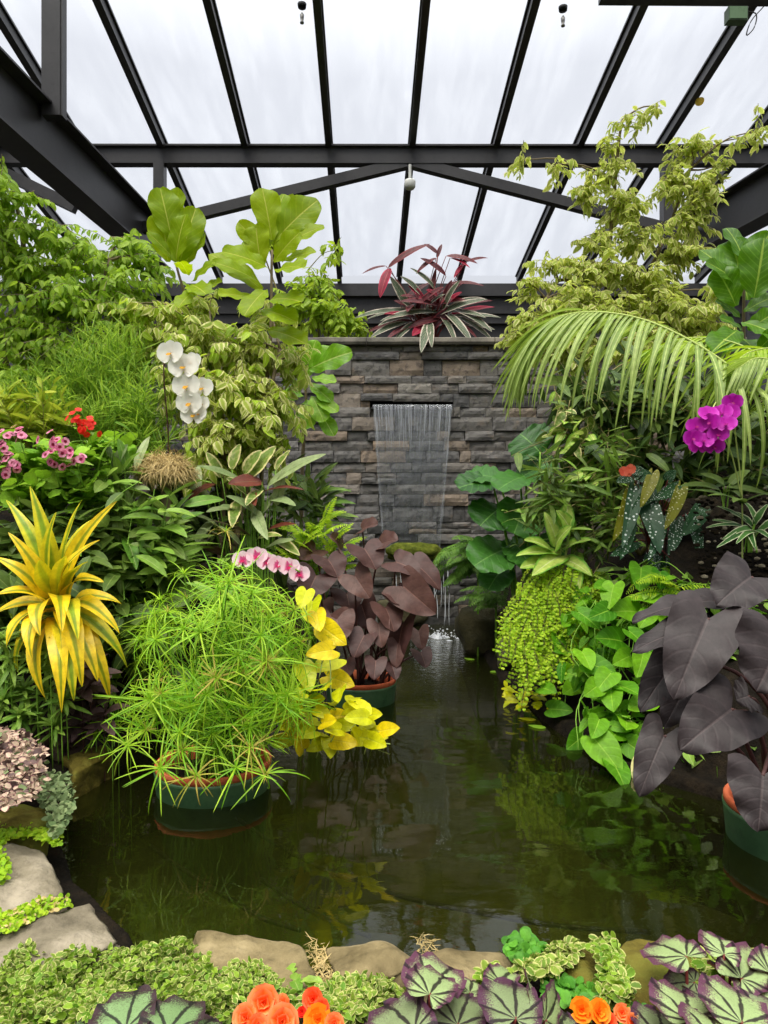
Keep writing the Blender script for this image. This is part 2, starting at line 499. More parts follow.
def rex_material(name, silver, purple, dark):
    t = NT(name)
    _, u, v, tn = t.attr('luv'); lpv, lx, ly, lr = t.attr('lp')
    y0 = t.math('ADD', ly, 0.02)
    an = t.math('ARCTAN2', lx, y0)
    rr = t.math('SQRT', t.math('ADD', t.math('MULTIPLY', lx, lx), t.math('MULTIPLY', y0, y0)))
    sh = t.n('VectorMath', {'operation': 'MULTIPLY_ADD'}, _0=lpv, _1=(9.0, 9.0, 31.0), _2=(0, 0, 0)).outputs[0]
    nz = t.noise(sh, 1.0, 4.0, 0.6)
    wob = t.math('MULTIPLY', t.math('SUBTRACT', nz, 0.5), 0.5)
    c = t.math('ABSOLUTE', t.math('SINE', t.math('MULTIPLY', t.math('ADD', an, t.math('MULTIPLY', wob, 0.35)), 4.5)))
    vw = t.math('MULTIPLY_ADD', t.math('SUBTRACT', 1.0, t.step(rr, 0.0, 0.6)), 0.56, 0.25)
    vein = t.math('SUBTRACT', 1.0, t.step(c, t.math('MULTIPLY', vw, 0.5), vw))
    col = t.mix(tn, lin(silver), lin(tuple(min(255, s + 18) for s in silver)))
    fine = t.noise(sh, 5.0, 4.0, 0.7)
    e = t.math('MAXIMUM', t.math('ABSOLUTE', u), v)
    edge = t.step(t.math('ADD', e, t.math('MULTIPLY', t.math('SUBTRACT', fine, 0.5), 1.1)), 0.56, 0.84)
    col = t.mix(edge, col, lin(purple))
    col = t.mix(t.math('MULTIPLY', t.step(fine, 0.5, 0.62), 0.3), col, lin(purple))
    col = t.mix(t.math('MULTIPLY', vein, 0.92), col, lin(dark))
    g = t.n('NewGeometry').outputs['Backfacing']
    col = t.mix(g, col, lin((122, 66, 62)))
    pr = bsdf(t, col, 0.5, 0.35, t.math('ADD', c, fine), 0.5, 0.006)
    tr = t.n('BsdfTranslucent', Color=col).outputs[0]
    return t.surf(t.n('MixShader', _0=0.15, _1=pr, _2=tr).outputs[0])


M['rex'] = rex_material('silver begonia leaf', (150, 172, 112), (92, 50, 72), (32, 14, 24))
M['rex_green'] = rex_material('green silver begonia leaf', (116, 146, 92), (56, 36, 42), (28, 24, 24))
M['rex_purple'] = rex_material('purple begonia leaf', (120, 136, 92), (74, 38, 60), (30, 14, 24))

LM = leaf_mat
M['ficus'] = LM('weeping fig leaf', (104, 146, 32), (176, 204, 66), mid=(180, 206, 90), mw=0.16, trans=0.5, tcol=(188, 222, 60), mott=(0.8, 1.12))
M['ficus_var'] = LM('variegated fig leaf', (134, 160, 52), (180, 194, 80), edge=(232, 228, 160), ew=(0.36, 0.66), trans=0.5, tcol=(216, 222, 96), mott=(0.8, 1.12))
M['ficus_gold'] = LM('golden fig leaf', (146, 172, 58), (190, 206, 88), edge=(234, 230, 150), ew=(0.5, 0.8), trans=0.55, tcol=(218, 232, 104), mott=(0.85, 1.1))
M['ficus_lime'] = LM('lime fig leaf', (132, 168, 30), (174, 204, 58), mid=(200, 220, 100), mw=0.16, trans=0.45, tcol=(200, 220, 60))
M['fiddle'] = LM('fiddle leaf', (122, 152, 8), (158, 180, 18), mid=(206, 208, 88), mw=0.05, vein=(186, 196, 50), vn=7, vs=0.3, trans=0.5, tcol=(190, 214, 8), rough=0.45, spec=0.22, mott=(0.85, 1.1))
M['fiddle_green'] = LM('glossy green fig leaf', (60, 104, 12), (92, 138, 22), mid=(170, 196, 76), mw=0.07, vein=(140, 182, 60), vn=9, vs=0.4, trans=0.4, tcol=(130, 190, 24), rough=0.42, spec=0.4)
M['young'] = LM('young bright leaf', (112, 168, 26), (154, 200, 56), mid=(196, 220, 110), mw=0.08, vein=(180, 214, 86), vn=7, vs=0.3, trans=0.4, tcol=(170, 220, 40), rough=0.35)
M['needle'] = LM('needle leaf', (96, 144, 40), (176, 208, 74), trans=0.45, tcol=(190, 220, 70), tip=(206, 214, 92), mott=(0.85, 1.1))
M['bronze'] = LM('bronze green leaf', (130, 168, 40), (194, 204, 62), mid=(180, 150, 70), mw=0.12, trans=0.35)
M['geranium'] = LM('geranium leaf', (100, 152, 26), (152, 194, 48), vein=(160, 205, 90), vn=5, vs=0.3, trans=0.35, rough=0.6)
M['yellow'] = LM('yellow striped leaf', (228, 196, 22), (238, 206, 36), mid=(140, 152, 30), mw=0.36, trans=0.28, tcol=(250, 205, 20), rough=0.38, vein=(226, 168, 12), vn=3, vs=0.15)
M['yellow_green'] = LM('yellow green striped leaf', (206, 200, 34), (226, 210, 40), mid=(128, 158, 34), mw=0.55, trans=0.28, tcol=(224, 210, 30), rough=0.38)
M['papyrus'] = LM('papyrus ray', (110, 172, 26), (176, 210, 52), trans=0.35, tcol=(190, 230, 50), rough=0.4, ribs=0.2)
M['papyrus_old'] = LM('drying papyrus ray', (168, 170, 58), (196, 176, 84), trans=0.3, ribs=0.2)
M['neon'] = LM('neon lime vine leaf', (186, 196, 12), (222, 216, 26), mid=(200, 210, 60), mw=0.05, trans=0.38, tcol=(226, 224, 10), rough=0.35, vein=(190, 196, 30), vn=5, vs=0.25)
M['gold'] = LM('yellow vine leaf', (228, 200, 14), (240, 214, 24), mid=(226, 206, 60), mw=0.05, trans=0.3, tcol=(240, 220, 10), rough=0.4, vein=(200, 182, 30), vn=5, vs=0.3)
M['pothos'] = LM('green vine leaf', (58, 118, 12), (120, 172, 28), mid=(140, 184, 56), mw=0.06, trans=0.35, tcol=(140, 206, 20), rough=0.5, spec=0.2, vein=(130, 190, 60), vn=5, vs=0.25)
M['taro_brown'] = LM('brown taro leaf', (66, 42, 40), (98, 68, 60), mid=(112, 78, 68), mw=0.04, vein=(84, 54, 52), vn=6, vs=0.3, trans=0.2, tcol=(150, 80, 60), rough=0.5, under=(116, 84, 68), ribs=0.3)
M['taro_black'] = LM('black taro leaf', (36, 30, 31), (52, 44, 45), mid=(70, 60, 60), mw=0.05, vein=(66, 56, 57), vn=6, vs=0.3, trans=0.08, tcol=(90, 50, 60), rough=0.55, spec=0.28, ribs=0.3, under=(88, 58, 58))
M['alocasia'] = LM('large taro leaf', (34, 78, 22), (60, 112, 34), mid=(100, 146, 64), mw=0.04, vein=(82, 132, 54), vn=6, vs=0.35, trans=0.2, rough=0.45, tcol=(110, 180, 50), ribs=1.0)
M['syngonium'] = LM('pale arrowhead leaf', (156, 190, 70), (196, 214, 104), mid=(216, 226, 150), mw=0.1, trans=0.3, edge=(110, 168, 52), ew=(0.6, 0.9), rough=0.5)
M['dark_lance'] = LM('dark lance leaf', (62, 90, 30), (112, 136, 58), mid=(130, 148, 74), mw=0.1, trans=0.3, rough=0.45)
M['mid_lance'] = LM('mid green lance leaf', (92, 138, 42), (156, 188, 76), mid=(160, 180, 100), mw=0.08, trans=0.3, vein=(120, 156, 80), vn=6, vs=0.25, rough=0.4)
M['silver_lance'] = LM('silvery long leaf', (124, 144, 92), (166, 178, 126), mid=(120, 150, 80), mw=0.07, trans=0.22, vein=(120, 146, 84), vn=9, vs=0.35, under=(98, 46, 38), rough=0.42)
M['maroon'] = LM('maroon leaf back', (92, 44, 34), (116, 56, 42), mid=(120, 84, 60), mw=0.07, trans=0.2, vein=(80, 36, 28), vn=9, vs=0.3, rough=0.4)
M['cream_edge'] = LM('cream edged leaf', (94, 122, 42), (120, 144, 54), edge=(214, 204, 142), ew=(0.6, 0.78), trans=0.25, blotch=0.3)
M['triostar'] = LM('white striped leaf', (66, 84, 62), (84, 100, 72), edge=(208, 194, 176), ew=(0.66, 0.86), mid=(150, 150, 120), mw=0.06, vein=(188, 184, 160), vn=9, vs=0.5, trans=0.2, under=(124, 40, 56))
M['tri_red'] = LM('crimson leaf back', (120, 26, 44), (176, 34, 66), mid=(190, 90, 90), mw=0.08, edge=(206, 60, 92), ew=(0.7, 0.95), trans=0.3, tcol=(220, 40, 80))
M['tri_dark'] = LM('dark maroon leaf', (78, 34, 42), (106, 46, 50), edge=(150, 60, 66), ew=(0.75, 0.95), mid=(150, 90, 80), mw=0.06, trans=0.2)
M['fern_lime'] = LM('lime fern', (140, 186, 24), (190, 214, 50), trans=0.42, tcol=(200, 230, 50))
M['fern_green'] = LM('green fern', (82, 124, 42), (122, 162, 64), trans=0.35, tcol=(140, 190, 60))
M['palm'] = LM('palm leaflet', (124, 150, 66), (156, 176, 94), mid=(186, 202, 118), mw=0.3, trans=0.35, tcol=(176, 206, 70), rough=0.42)
M['palm_lime'] = LM('young palm leaflet', (126, 166, 34), (164, 196, 54), mid=(190, 206, 90), mw=0.3, trans=0.4, tcol=(190, 216, 40), rough=0.42)
M['macula'] = LM('spotted begonia leaf', (34, 70, 46), (48, 88, 52), trans=0.12, rough=0.35, spots=((206, 216, 208), 17.0, 0.21), under=(140, 60, 44))
M['macula_old'] = LM('yellowing spotted leaf', (120, 124, 26), (150, 142, 30), trans=0.25, rough=0.4, spots=((226, 224, 180), 17.0, 0.19))
M['snake'] = LM('white edged strap', (52, 96, 40), (78, 124, 52), edge=(206, 212, 170), ew=(0.66, 0.8), trans=0.2)
M['creep'] = LM('variegated creeping leaf', (98, 132, 38), (138, 162, 56), edge=(206, 204, 128), ew=(0.55, 0.85), trans=0.3)
M['creep_green'] = LM('green creeping leaf', (86, 130, 28), (146, 178, 46), edge=(190, 206, 110), ew=(0.75, 0.95), trans=0.3)
M['creep_lime'] = LM('bright ground cover leaf', (128, 176, 24), (178, 206, 40), trans=0.35)
M['pink_succ'] = LM('pale pink rosette leaf', (168, 146, 122), (206, 184, 160), trans=0.15, rough=0.6, edge=(150, 104, 104), ew=(0.6, 0.9))
M['grey_succ'] = LM('grey green trailing leaf', (96, 120, 74), (140, 156, 106), trans=0.2, rough=0.6)
M['purple_leaf'] = LM('dusky purple leaf', (82, 62, 62), (108, 84, 78), trans=0.15, rough=0.5)
M['parsley'] = LM('fresh lobed leaf', (70, 134, 36), (104, 168, 52), trans=0.3)
M['dry'] = LM('dry straw blade', (178, 154, 96), (214, 190, 132), trans=0.2)
M['shade_leaf'] = LM('shaded leaf', (40, 64, 22), (76, 102, 40), mid=(90, 112, 54), mw=0.1, trans=0.25, rough=0.5)  # lance leaf green darkened so its colour carries the shade under the palm
M['rust'] = LM('rusty bract', (206, 134, 36), (222, 158, 52), trans=0.3)


def petal_mat(name, c1, c2, centre=None, cw=0.35, edge=None, trans=0.35, rough=0.55):
    t = NT(name)
    _, u, v, tn = t.attr('luv')
    col = t.mix(tn, lin(c1), lin(c2))
    if edge: col = t.mix(t.step(v, 0.5, 1.0), col, lin(edge))
    if centre: col = t.mix(t.math('SUBTRACT', 1.0, t.step(v, cw * 0.5, cw)), col, lin(centre))
    pr = bsdf(t, col, rough, 0.3)
    tr = t.n('BsdfTranslucent', Color=col).outputs[0]
    return t.surf(t.n('MixShader', _0=trans, _1=pr, _2=tr).outputs[0])


M['p_white'] = petal_mat('white orchid petal', (236, 234, 224), (246, 244, 236))
M['p_white_lip'] = petal_mat('yellow orchid lip', (222, 178, 60), (206, 150, 40))
M['p_pink'] = petal_mat('pale pink orchid petal', (244, 206, 218), (250, 222, 230), (214, 84, 140), 0.45)
M['p_pink_lip'] = petal_mat('crimson orchid lip', (196, 26, 90), (170, 16, 72))
M['p_mag'] = petal_mat('magenta orchid petal', (186, 14, 166), (206, 30, 184), edge=(214, 66, 200))
M['p_mag_lip'] = petal_mat('dark magenta orchid lip', (140, 0, 96), (160, 10, 120))
M['p_ger'] = petal_mat('pink geranium petal', (218, 104, 150), (240, 168, 192), (130, 8, 48), 0.5)
M['p_red'] = petal_mat('scarlet petal', (226, 30, 20), (240, 64, 42))
M['p_orange'] = petal_mat('orange begonia petal', (244, 104, 28), (255, 140, 60), edge=(255, 160, 104))
M['p_redor'] = petal_mat('red orange begonia petal', (244, 74, 22), (250, 100, 40), edge=(252, 112, 70))
M['p_amber'] = petal_mat('amber begonia petal', (255, 136, 16), (255, 160, 40))
M['p_coral'] = petal_mat('coral flower', (232, 92, 70), (240, 120, 92))
# ------------------------------------------------------------------ camera, daylight
sc = bpy.context.scene
cam = bpy.data.cameras.new('camera'); camo = bpy.data.objects.new('camera', cam); COL.objects.link(camo)
camo.location = (0, 0, EYE); camo.rotation_euler = (math.pi / 2, 0, 0)
cam.sensor_fit = 'VERTICAL'; cam.sensor_height = 24.0; cam.lens = 24.0 * FPX / 1024.0
cam.clip_end = 200; cam.clip_start = 0.05
sc.camera = camo

w = bpy.data.worlds.new('overcast sky'); sc.world = w; w.use_nodes = True
nt = w.node_tree; nt.nodes.clear()
out = nt.nodes.new('ShaderNodeOutputWorld'); bg = nt.nodes.new('ShaderNodeBackground')
tc = nt.nodes.new('ShaderNodeTexCoord'); sp = nt.nodes.new('ShaderNodeSeparateXYZ')
rp = nt.nodes.new('ShaderNodeValToRGB')
nt.links.new(tc.outputs['Generated'], sp.inputs[0]); nt.links.new(sp.outputs[2], rp.inputs[0])
e = rp.color_ramp.elements
e[0].position = 0.0; e[0].color = (0.10, 0.10, 0.08, 1)
e[1].position = 1.0; e[1].color = (2.5, 2.5, 2.45, 1)
for p, c in ((0.02, (0.26, 0.27, 0.28)), (0.22, (0.40, 0.41, 0.44)), (0.29, (0.62, 0.645, 0.70)), (0.52, (0.68, 0.70, 0.755)), (0.66, (1.3, 1.32, 1.34))):
    k = e.new(p); k.color = c + (1,)
nt.links.new(rp.outputs[0], bg.inputs[0]); bg.inputs[1].default_value = 1.0
nt.links.new(bg.outputs[0], out.inputs[0])

sun = bpy.data.lights.new('soft_sun', 'SUN'); suno = bpy.data.objects.new('soft_sun', sun); COL.objects.link(suno)
sun.energy = 4.2; sun.angle = math.radians(40); sun.color = (1.0, 0.96, 0.86)
suno.rotation_euler = Vector((0.16, 0.34, -1.0)).to_track_quat('-Z', 'Y').to_euler()
suno.location = (0, -3, 9)
sc.view_settings.view_transform = 'Standard'; sc.view_settings.look = 'None'
sc.view_settings.exposure = 0.18; sc.view_settings.gamma = 1.0; sc.view_settings.use_curve_mapping = False
sc.cycles.transparent_max_bounces = 24; sc.cycles.max_bounces = 10; sc.cycles.diffuse_bounces = 4
sc.cycles.caustics_reflective = False; sc.cycles.caustics_refractive = False
sc.cycles.use_denoising = True


def struct(mb, name, mat, label, smooth=False):
    o = mb.build(name, mat, None, smooth)
    return tag(o, label, None, None, 'structure')


# ------------------------------------------------------------------ ground, pond
EL = np.array([(1.9, -0.62), (2.3, -0.80), (2.66, -1.14), (3.0, -1.36), (3.78, -1.62), (4.1, -1.50), (5.0, -1.05), (5.6, -0.80), (6.5, -0.72), (7.9, -0.70), (9.2, -0.7)])
ER = np.array([(1.9, 1.15), (2.3, 1.30), (2.8, 1.95), (3.3, 1.75), (3.85, 1.24), (4.6, 1.08), (5.6, 0.96), (6.6, 0.95), (7.9, 1.0), (9.2, 1.0)])


def sstep(x, a, b):
    t = np.clip((x - a) / (b - a), 0, 1)
    return t * t * (3 - 2 * t)


def ground_z(x, y):
    x = np.asarray(x, float); y = np.asarray(y, float)
    dl = np.interp(y, EL[:, 0], EL[:, 1]) - x
    dr = x - np.interp(y, ER[:, 0], ER[:, 1])
    df = 2.16 - y + 0.03 * np.sin(x * 5)
    d = np.maximum(np.maximum(dl, dr), df)
    far = sstep(y, 3.0, 6.0)
    hl = 0.10 + 0.45 * sstep(dl, 0.1, 0.6) + (0.35 + 0.4 * far) * sstep(dl, 0.5, 1.6) + 0.35 * sstep(dl, 1.4, 3)
    hr = 0.06 + 0.40 * sstep(dr, 0.1, 0.6) + (0.30 + 0.3 * far) * sstep(dr, 0.45, 1.3) + 0.3 * sstep(dr, 1.2, 3)
    h = np.where(dl > dr, hl, hr)
    h = np.where(df > np.maximum(dl, dr), 0.06, h)
    k = sstep(y, 2.75, 3.6)
    h = h * k + np.minimum(h, 0.05) * (1 - k)
    return -0.55 + (h + 0.55) * sstep(d, -0.16, 0.05)


def build_ground():
    xs = np.linspace(-6.4, 6.8, 560); ys = np.linspace(0.5, 9.1, 360)
    X, Y = np.meshgrid(xs, ys, indexing='ij')
    Z = ground_z(X, Y)
    nz = np.array([[mnoise.noise((a * 3.0, b * 3.0, 0.0)) for b in ys] for a in xs])
    Z = Z + 0.03 * nz
    mb = MB(); n, m = X.shape
    i, j = np.meshgrid(np.arange(n - 1), np.arange(m - 1), indexing='ij')
    q = np.stack([i * m + j, (i + 1) * m + j, (i + 1) * m + j + 1, i * m + j + 1], -1).reshape(-1, 4)
    mb.add(np.stack([X, Y, Z], -1).reshape(-1, 3), quads=q)
    struct(mb, 'ground', M['soil'], 'dark soil of the planted banks and the pond bottom', True)


build_ground()
mb = MB(); n_ = 24
fx, fy = np.meshgrid(np.linspace(-2.2, 2.4, n_), np.linspace(2.0, 8.9, n_), indexing='ij')
fz = -0.47 + 0.04 * np.array([[mnoise.noise((a, b, 5.0)) for a, b in zip(r, q)] for r, q in zip(fx, fy)])
mb.add(np.stack([fx, fy, fz], -1).reshape(-1, 3), quads=[(i * n_ + j, (i + 1) * n_ + j, (i + 1) * n_ + j + 1, i * n_ + j + 1) for i in range(n_ - 1) for j in range(n_ - 1)])
struct(mb, 'floor', M['silt'], 'olive algae covered bottom of the pond', True)
mb = MB()
xs = np.linspace(-3.0, 3.2, 2); ys = np.linspace(1.95, 8.84, 2)
mb.add([(xs[0], ys[0], 0), (xs[1], ys[0], 0), (xs[1], ys[1], 0), (xs[0], ys[1], 0)], quads=[(0, 1, 2, 3)])
struct(mb, 'pond_water', M['water'], 'dark green pond water with faint ripples')

# ------------------------------------------------------------------ stacked stone wall with the spillway
WY = 9.0                               # mean face of the wall
def wz(py): return EYE - (py - 512) * WY / FPX
SX0, SX1 = (370 - 384) * WY / FPX, (453 - 384) * WY / FPX
SZ1, SZ0 = wz(402), wz(409)


def stone_face(mb, x0, x1, z0, z1, y, tint):
    nx, nz = max(3, int((x1 - x0) / 0.045)), 3
    px = np.linspace(x0, x1, nx + 1); pz = np.linspace(z0, z1, nz + 1)
    V = []
    seed = rng.random() * 50
    for a, xx in enumerate(px):
        for b, zz in enumerate(pz):
            rim = a in (0, nx) or b in (0, nz)
            d = 0.014 * mnoise.noise((xx * 7 + seed, zz * 12, seed)) + 0.006 * mnoise.noise((xx * 24, zz * 30, seed))
            V.append((xx + (0 if not rim else 0.003 * math.sin(zz * 90 + seed)), y + d + (0.010 if rim else 0.0), zz))
    k = nz + 1
    q = [(a * k + b, (a + 1) * k + b, (a + 1) * k + b + 1, a * k + b + 1) for a in range(nx) for b in range(nz)]
    n = len(V)
    bd = [a * k for a in range(nx + 1)] + [nx * k + b for b in range(1, nz + 1)] + [a * k + nz for a in range(nx - 1, -1, -1)] + [b for b in range(nz - 1, 0, -1)]
    for id_ in bd: V.append((V[id_][0], WY + 0.09, V[id_][2]))
    m = len(bd)
    q += [(bd[i], n + i, n + (i + 1) % m, bd[(i + 1) % m]) for i in range(m)]
    mb.add(V, quads=q, luv=np.tile([0, 0, tint], (len(V), 1)), lp=np.tile([0, 0, rng.random()], (len(V), 1)))


def build_wall():
    mb = MB()
    X0, X1, Z0, Z1 = -3.0, 3.6, -0.5, wz(346)
    z = Z0
    while z < Z1 - 0.03:
        h = rng.choice([0.10, 0.125, 0.15, 0.175, 0.20], p=[0.15, 0.25, 0.27, 0.2, 0.13])
        if Z1 - z - h < 0.045: h = Z1 - z
        x = X0 - rng.random() * 0.3
        while x < X1:
            l = rng.uniform(0.26, 0.62) if rng.random() < 0.7 else rng.uniform(0.14, 0.27)
            parts = [(z, z + h)]
            if h > 0.13 and rng.random() < 0.22:
                c = z + h * rng.uniform(0.38, 0.6); parts = [(z, c), (c, z + h)]
            for a, b in parts:
                xa, xb = x, x + l
                hid = b > SZ0 + 0.004 and a < SZ1 - 0.004
                t = rng.beta(1.6, 1.9) if rng.random() < 0.8 else rng.uniform(0.7, 1.0)
                y = WY - 0.03 + rng.uniform(-0.028, 0.028)
                segs = [(xa, xb)]
                if hid:
                    segs = []
                    if xa < SX0: segs.append((xa, min(xb, SX0)))
                    if xb > SX1: segs.append((max(xa, SX1), xb))
                    if xa < SX1 and xb > SX0:           # stone above or below the slot
                        for c, d in ((a, min(b, SZ0)), (max(a, SZ1), b)):
                            if d - c > 0.02: stone_face(mb, max(xa, SX0) + 0.003, min(xb, SX1) - 0.003, c + 0.003, d - 0.003, y, t)
                for c, d in segs:
                    if d - c > 0.03: stone_face(mb, c + 0.003, d - 0.003, a + 0.003, b - 0.003, y, t)
            x += l
        z += h
    wl = struct(mb, 'wall_back', M['wall'], 'stacked grey slate wall behind the waterfall', False)
    bk = MB(); box(bk, (X0, WY + 0.05, Z0), (SX0, WY + 0.3, Z1), 0.1); box(bk, (SX1, WY + 0.05, Z0), (X1, WY + 0.3, Z1), 0.1)
    box(bk, (SX0, WY + 0.05, Z0), (SX1, WY + 0.3, SZ0), 0.1); box(bk, (SX0, WY + 0.05, SZ1), (SX1, WY + 0.3, Z1), 0.1)
    box(bk, (SX0, WY + 0.26, SZ0), (SX1, WY + 0.3, SZ1), 0.1)
    bk.build('mortar_backing', M['soil'], wl, False)
    lip = MB(); box(lip, (SX0 + 0.01, WY - 0.10, SZ0 - 0.012), (SX1 - 0.01, WY + 0.2, SZ0 + 0.006), 0.5)
    lip.build('spillway_lip', M['steel'], wl, False, label='dark metal spillway lip')
    # coping of long flat slabs
    x = X0
    cp = MB()
    while x < X1:
        l = rng.uniform(0.7, 1.2)
        n = 14
        z0, z1 = wz(346), wz(339)
        rows = []
        for f in np.linspace(0, 1, n + 1):
            xx = x + 0.004 + f * (l - 0.008); s = xx * 5
            dy = 0.012 * mnoise.noise((s, 1.0, 0)); dz = 0.006 * mnoise.noise((s, 7.0, 0))
            rows.append([(xx, WY - 0.10 + dy, z0), (xx, WY - 0.115 + dy, z0 + 0.03), (xx, WY - 0.105 + dy, z1 - 0.01 + dz), (xx, WY - 0.09 + dy, z1 + dz), (xx, WY + 0.36, z1), (xx, WY + 0.36, z0)])
        V = np.array(rows).reshape(-1, 3); q = []
        for a in range(n):
            for b in range(6): q.append((a * 6 + b, (a + 1) * 6 + b, (a + 1) * 6 + (b + 1) % 6, a * 6 + (b + 1) % 6))
        q += [(0, 1, 2, 3), (0, 3, 4, 5), (n * 6 + 3, n * 6 + 2, n * 6 + 1, n * 6), (n * 6 + 5, n * 6 + 4, n * 6 + 3, n * 6)]
        cp.add(V, quads=q, luv=np.tile([0, 0, 0.5], (len(V), 1)))
        x += l
    struct(cp, 'trim_1', M['coping'], 'flat weathered coping slabs along the top of the slate wall', False)


M['coping'] = noise_mat('weathered coping', [(96, 92, 84), (122, 116, 106), (146, 138, 124)], 4.0, 0.85, 0.5, 0.01, 0.2, 8.0)
build_wall()

mb = MB(); box(mb, (-3.0, WY + 0.3, 2.2), (3.6, 11.6, wz(339) - 0.06), 0.5)
box(mb, (-6.6, WY + 0.1, -0.5), (-3.0, 11.6, 2.9), 0.5); box(mb, (3.6, WY + 0.1, -0.5), (7.0, 11.6, 2.9), 0.5)
struct(mb, 'ground_upper', M['soil'], 'soil of the raised bed behind the slate wall')
mb = MB()
for a, b, c in ((2.4, 5.12, 14.1), (5.12, 5.30, 14.0), (5.30, 5.62, 13.95), (5.62, 5.86, 13.85)):
    box(mb, (-8.2, c, a), (8.2, 14.4, b))
struct(mb, 'wall_upper', M['steel'], 'dark steel upstand and eave beam at the far end of the roof')

# ------------------------------------------------------------------ roof
RD = unit(np.array([-0.024, 1.0, -0.1465]))
def roof(x, Y):                        # roof point of the rafter that passes x at Y = 10
    return np.array([x - 0.024 * (Y - 10.0), Y, 6.58 - 0.1465 * (Y - 10.0)])


RX = [0.395 + 1.171 * k for k in range(-7, 8)]
RN = np.cross(np.array([1.0, 0, 0]), RD)
names = []
for k, x in enumerate(RX):
    mb = MB()
    a, b = roof(x, 3.8), roof(x, 14.0)
    prism(mb, a - RN * 0.02, b - RN * 0.02, 0.065, 0.13, RN)
    prism(mb, a + RN * 0.055, b + RN * 0.055, 0.112, 0.026, RN)
    prism(mb, a - RN * 0.092, b - RN * 0.092, 0.088, 0.014, RN)
    o = struct(mb, 'roof_rafter', M['rail'], 'dark glazing rafter sloping down to the far eave')
    o['group'] = 'glazing rafters of the sloping roof'
for k in range(len(RX) - 1):
    mb = MB()
    a0, a1 = roof(RX[k], 3.8) + RN * 0.072, roof(RX[k], 14.0) + RN * 0.072
    b0, b1 = roof(RX[k + 1], 3.8) + RN * 0.072, roof(RX[k + 1], 14.0) + RN * 0.072
    g = np.array([0.03, 0, 0])
    mb.add([a0 + g, b0 - g, b1 - g, a1 + g], quads=[(0, 1, 2, 3)])
    o = struct(mb, 'window_%d' % (k + 1), M['glass'], 'long weathered glass pane between two roof rafters')
    o['group'] = 'glass panes of the sloping roof'

TY = 10.0
def tp(px, py): return at(px, py, TY)
mb = MB()
prism(mb, tp(-260, 157), tp(1030, 158), 0.14, 0.22)
prism(mb, tp(-260, 148.5), tp(1030, 149.5), 0.24, 0.024)
struct(mb, 'truss_chord', M['steel'], 'long horizontal steel chord crossing under the roof rafters')
for a, b, lb in (((412, 162), (140, 229), 'sloping steel tie falling left from the middle of the chord'),
                 ((408, 162), (700, 238), 'sloping steel tie falling right from the middle of the chord'),
                 ((-40, 152), (76, 208), 'short steel tie behind the weeping fig, left of the broad beam')):
    mb = MB(); prism(mb, tp(*a), tp(*b), 0.12, 0.14 if a[0] > 0 else 0.15)
    struct(mb, 'truss_tie', M['steel'], lb)
for px, py0, py1, Y, wd, lb in ((160, 160, 232, TY, 0.147, 'steel post between the chord and the left beam end, behind the fiddle leaf fig'),
                                (667, 160, 250, TY, 0.153, 'steel post under the chord behind the variegated fig')):
    mb = MB(); prism(mb, at(px, py1, Y), at(px, py0, Y), wd, wd, np.array([0, 1.0, 0]))
    struct(mb, 'roof_post', M['steel'], lb)
mb = MB(); px_, Y_ = 53.5, 7.0
prism(mb, at(px_, 118, Y_), at(px_, -70, Y_), 0.182, 0.12, np.array([0, 1.0, 0]))
box(mb, at(px_ + 11, 118, Y_) - [0.02, 0.05, 0], at(px_ + 11, 118, Y_) + [0.0, 0.05, 1.5])
struct(mb, 'roof_post', M['steel'], 'steel post standing on the broad left beam')


def ibeam(name, x0, x1, Ya, za0, za1, Yb, zb0, zb1, label):
    mb = MB()
    xc = (x0 + x1) / 2
    def seg(xa, xb, f0, f1):
        pa0, pa1 = za0 + (za1 - za0) * f0, za0 + (za1 - za0) * f1
        pb0, pb1 = zb0 + (zb1 - zb0) * f0, zb0 + (zb1 - zb0) * f1
        v = [(xa, Ya, pa0), (xb, Ya, pa0), (xb, Yb, pb0), (xa, Yb, pb0), (xa, Ya, pa1), (xb, Ya, pa1), (xb, Yb, pb1), (xa, Yb, pb1)]
        mb.add(v, quads=[(0, 3, 2, 1), (4, 5, 6, 7), (0, 1, 5, 4), (1, 2, 6, 5), (2, 3, 7, 6), (3, 0, 4, 7)])
    seg(x0, x1, 0.0, 0.035); seg(x0, x1, 0.965, 1.0); seg(xc - 0.008, xc + 0.008, 0.035, 0.965)
    return struct(mb, name, M['steel'], label)


ibeam('beam_left', -3.54, -3.245, 3.5, 4.55, 5.14, 10.8, 5.09, 5.73, 'broad dark steel beam running away on the left, above the weeping fig')
ibeam('beam_right', 4.25, 4.545, 3.5, 4.15, 4.62, 10.4, 5.05, 5.65, 'broad dark steel beam at the right edge, beside the variegated fig')
mb = MB(); prism(mb, at(600, -3, 7.5), at(900, -1, 7.5), 0.12, 0.095)
struct(mb, 'roof_purlin', M['steel'], 'steel purlin crossing the top right corner of the roof')

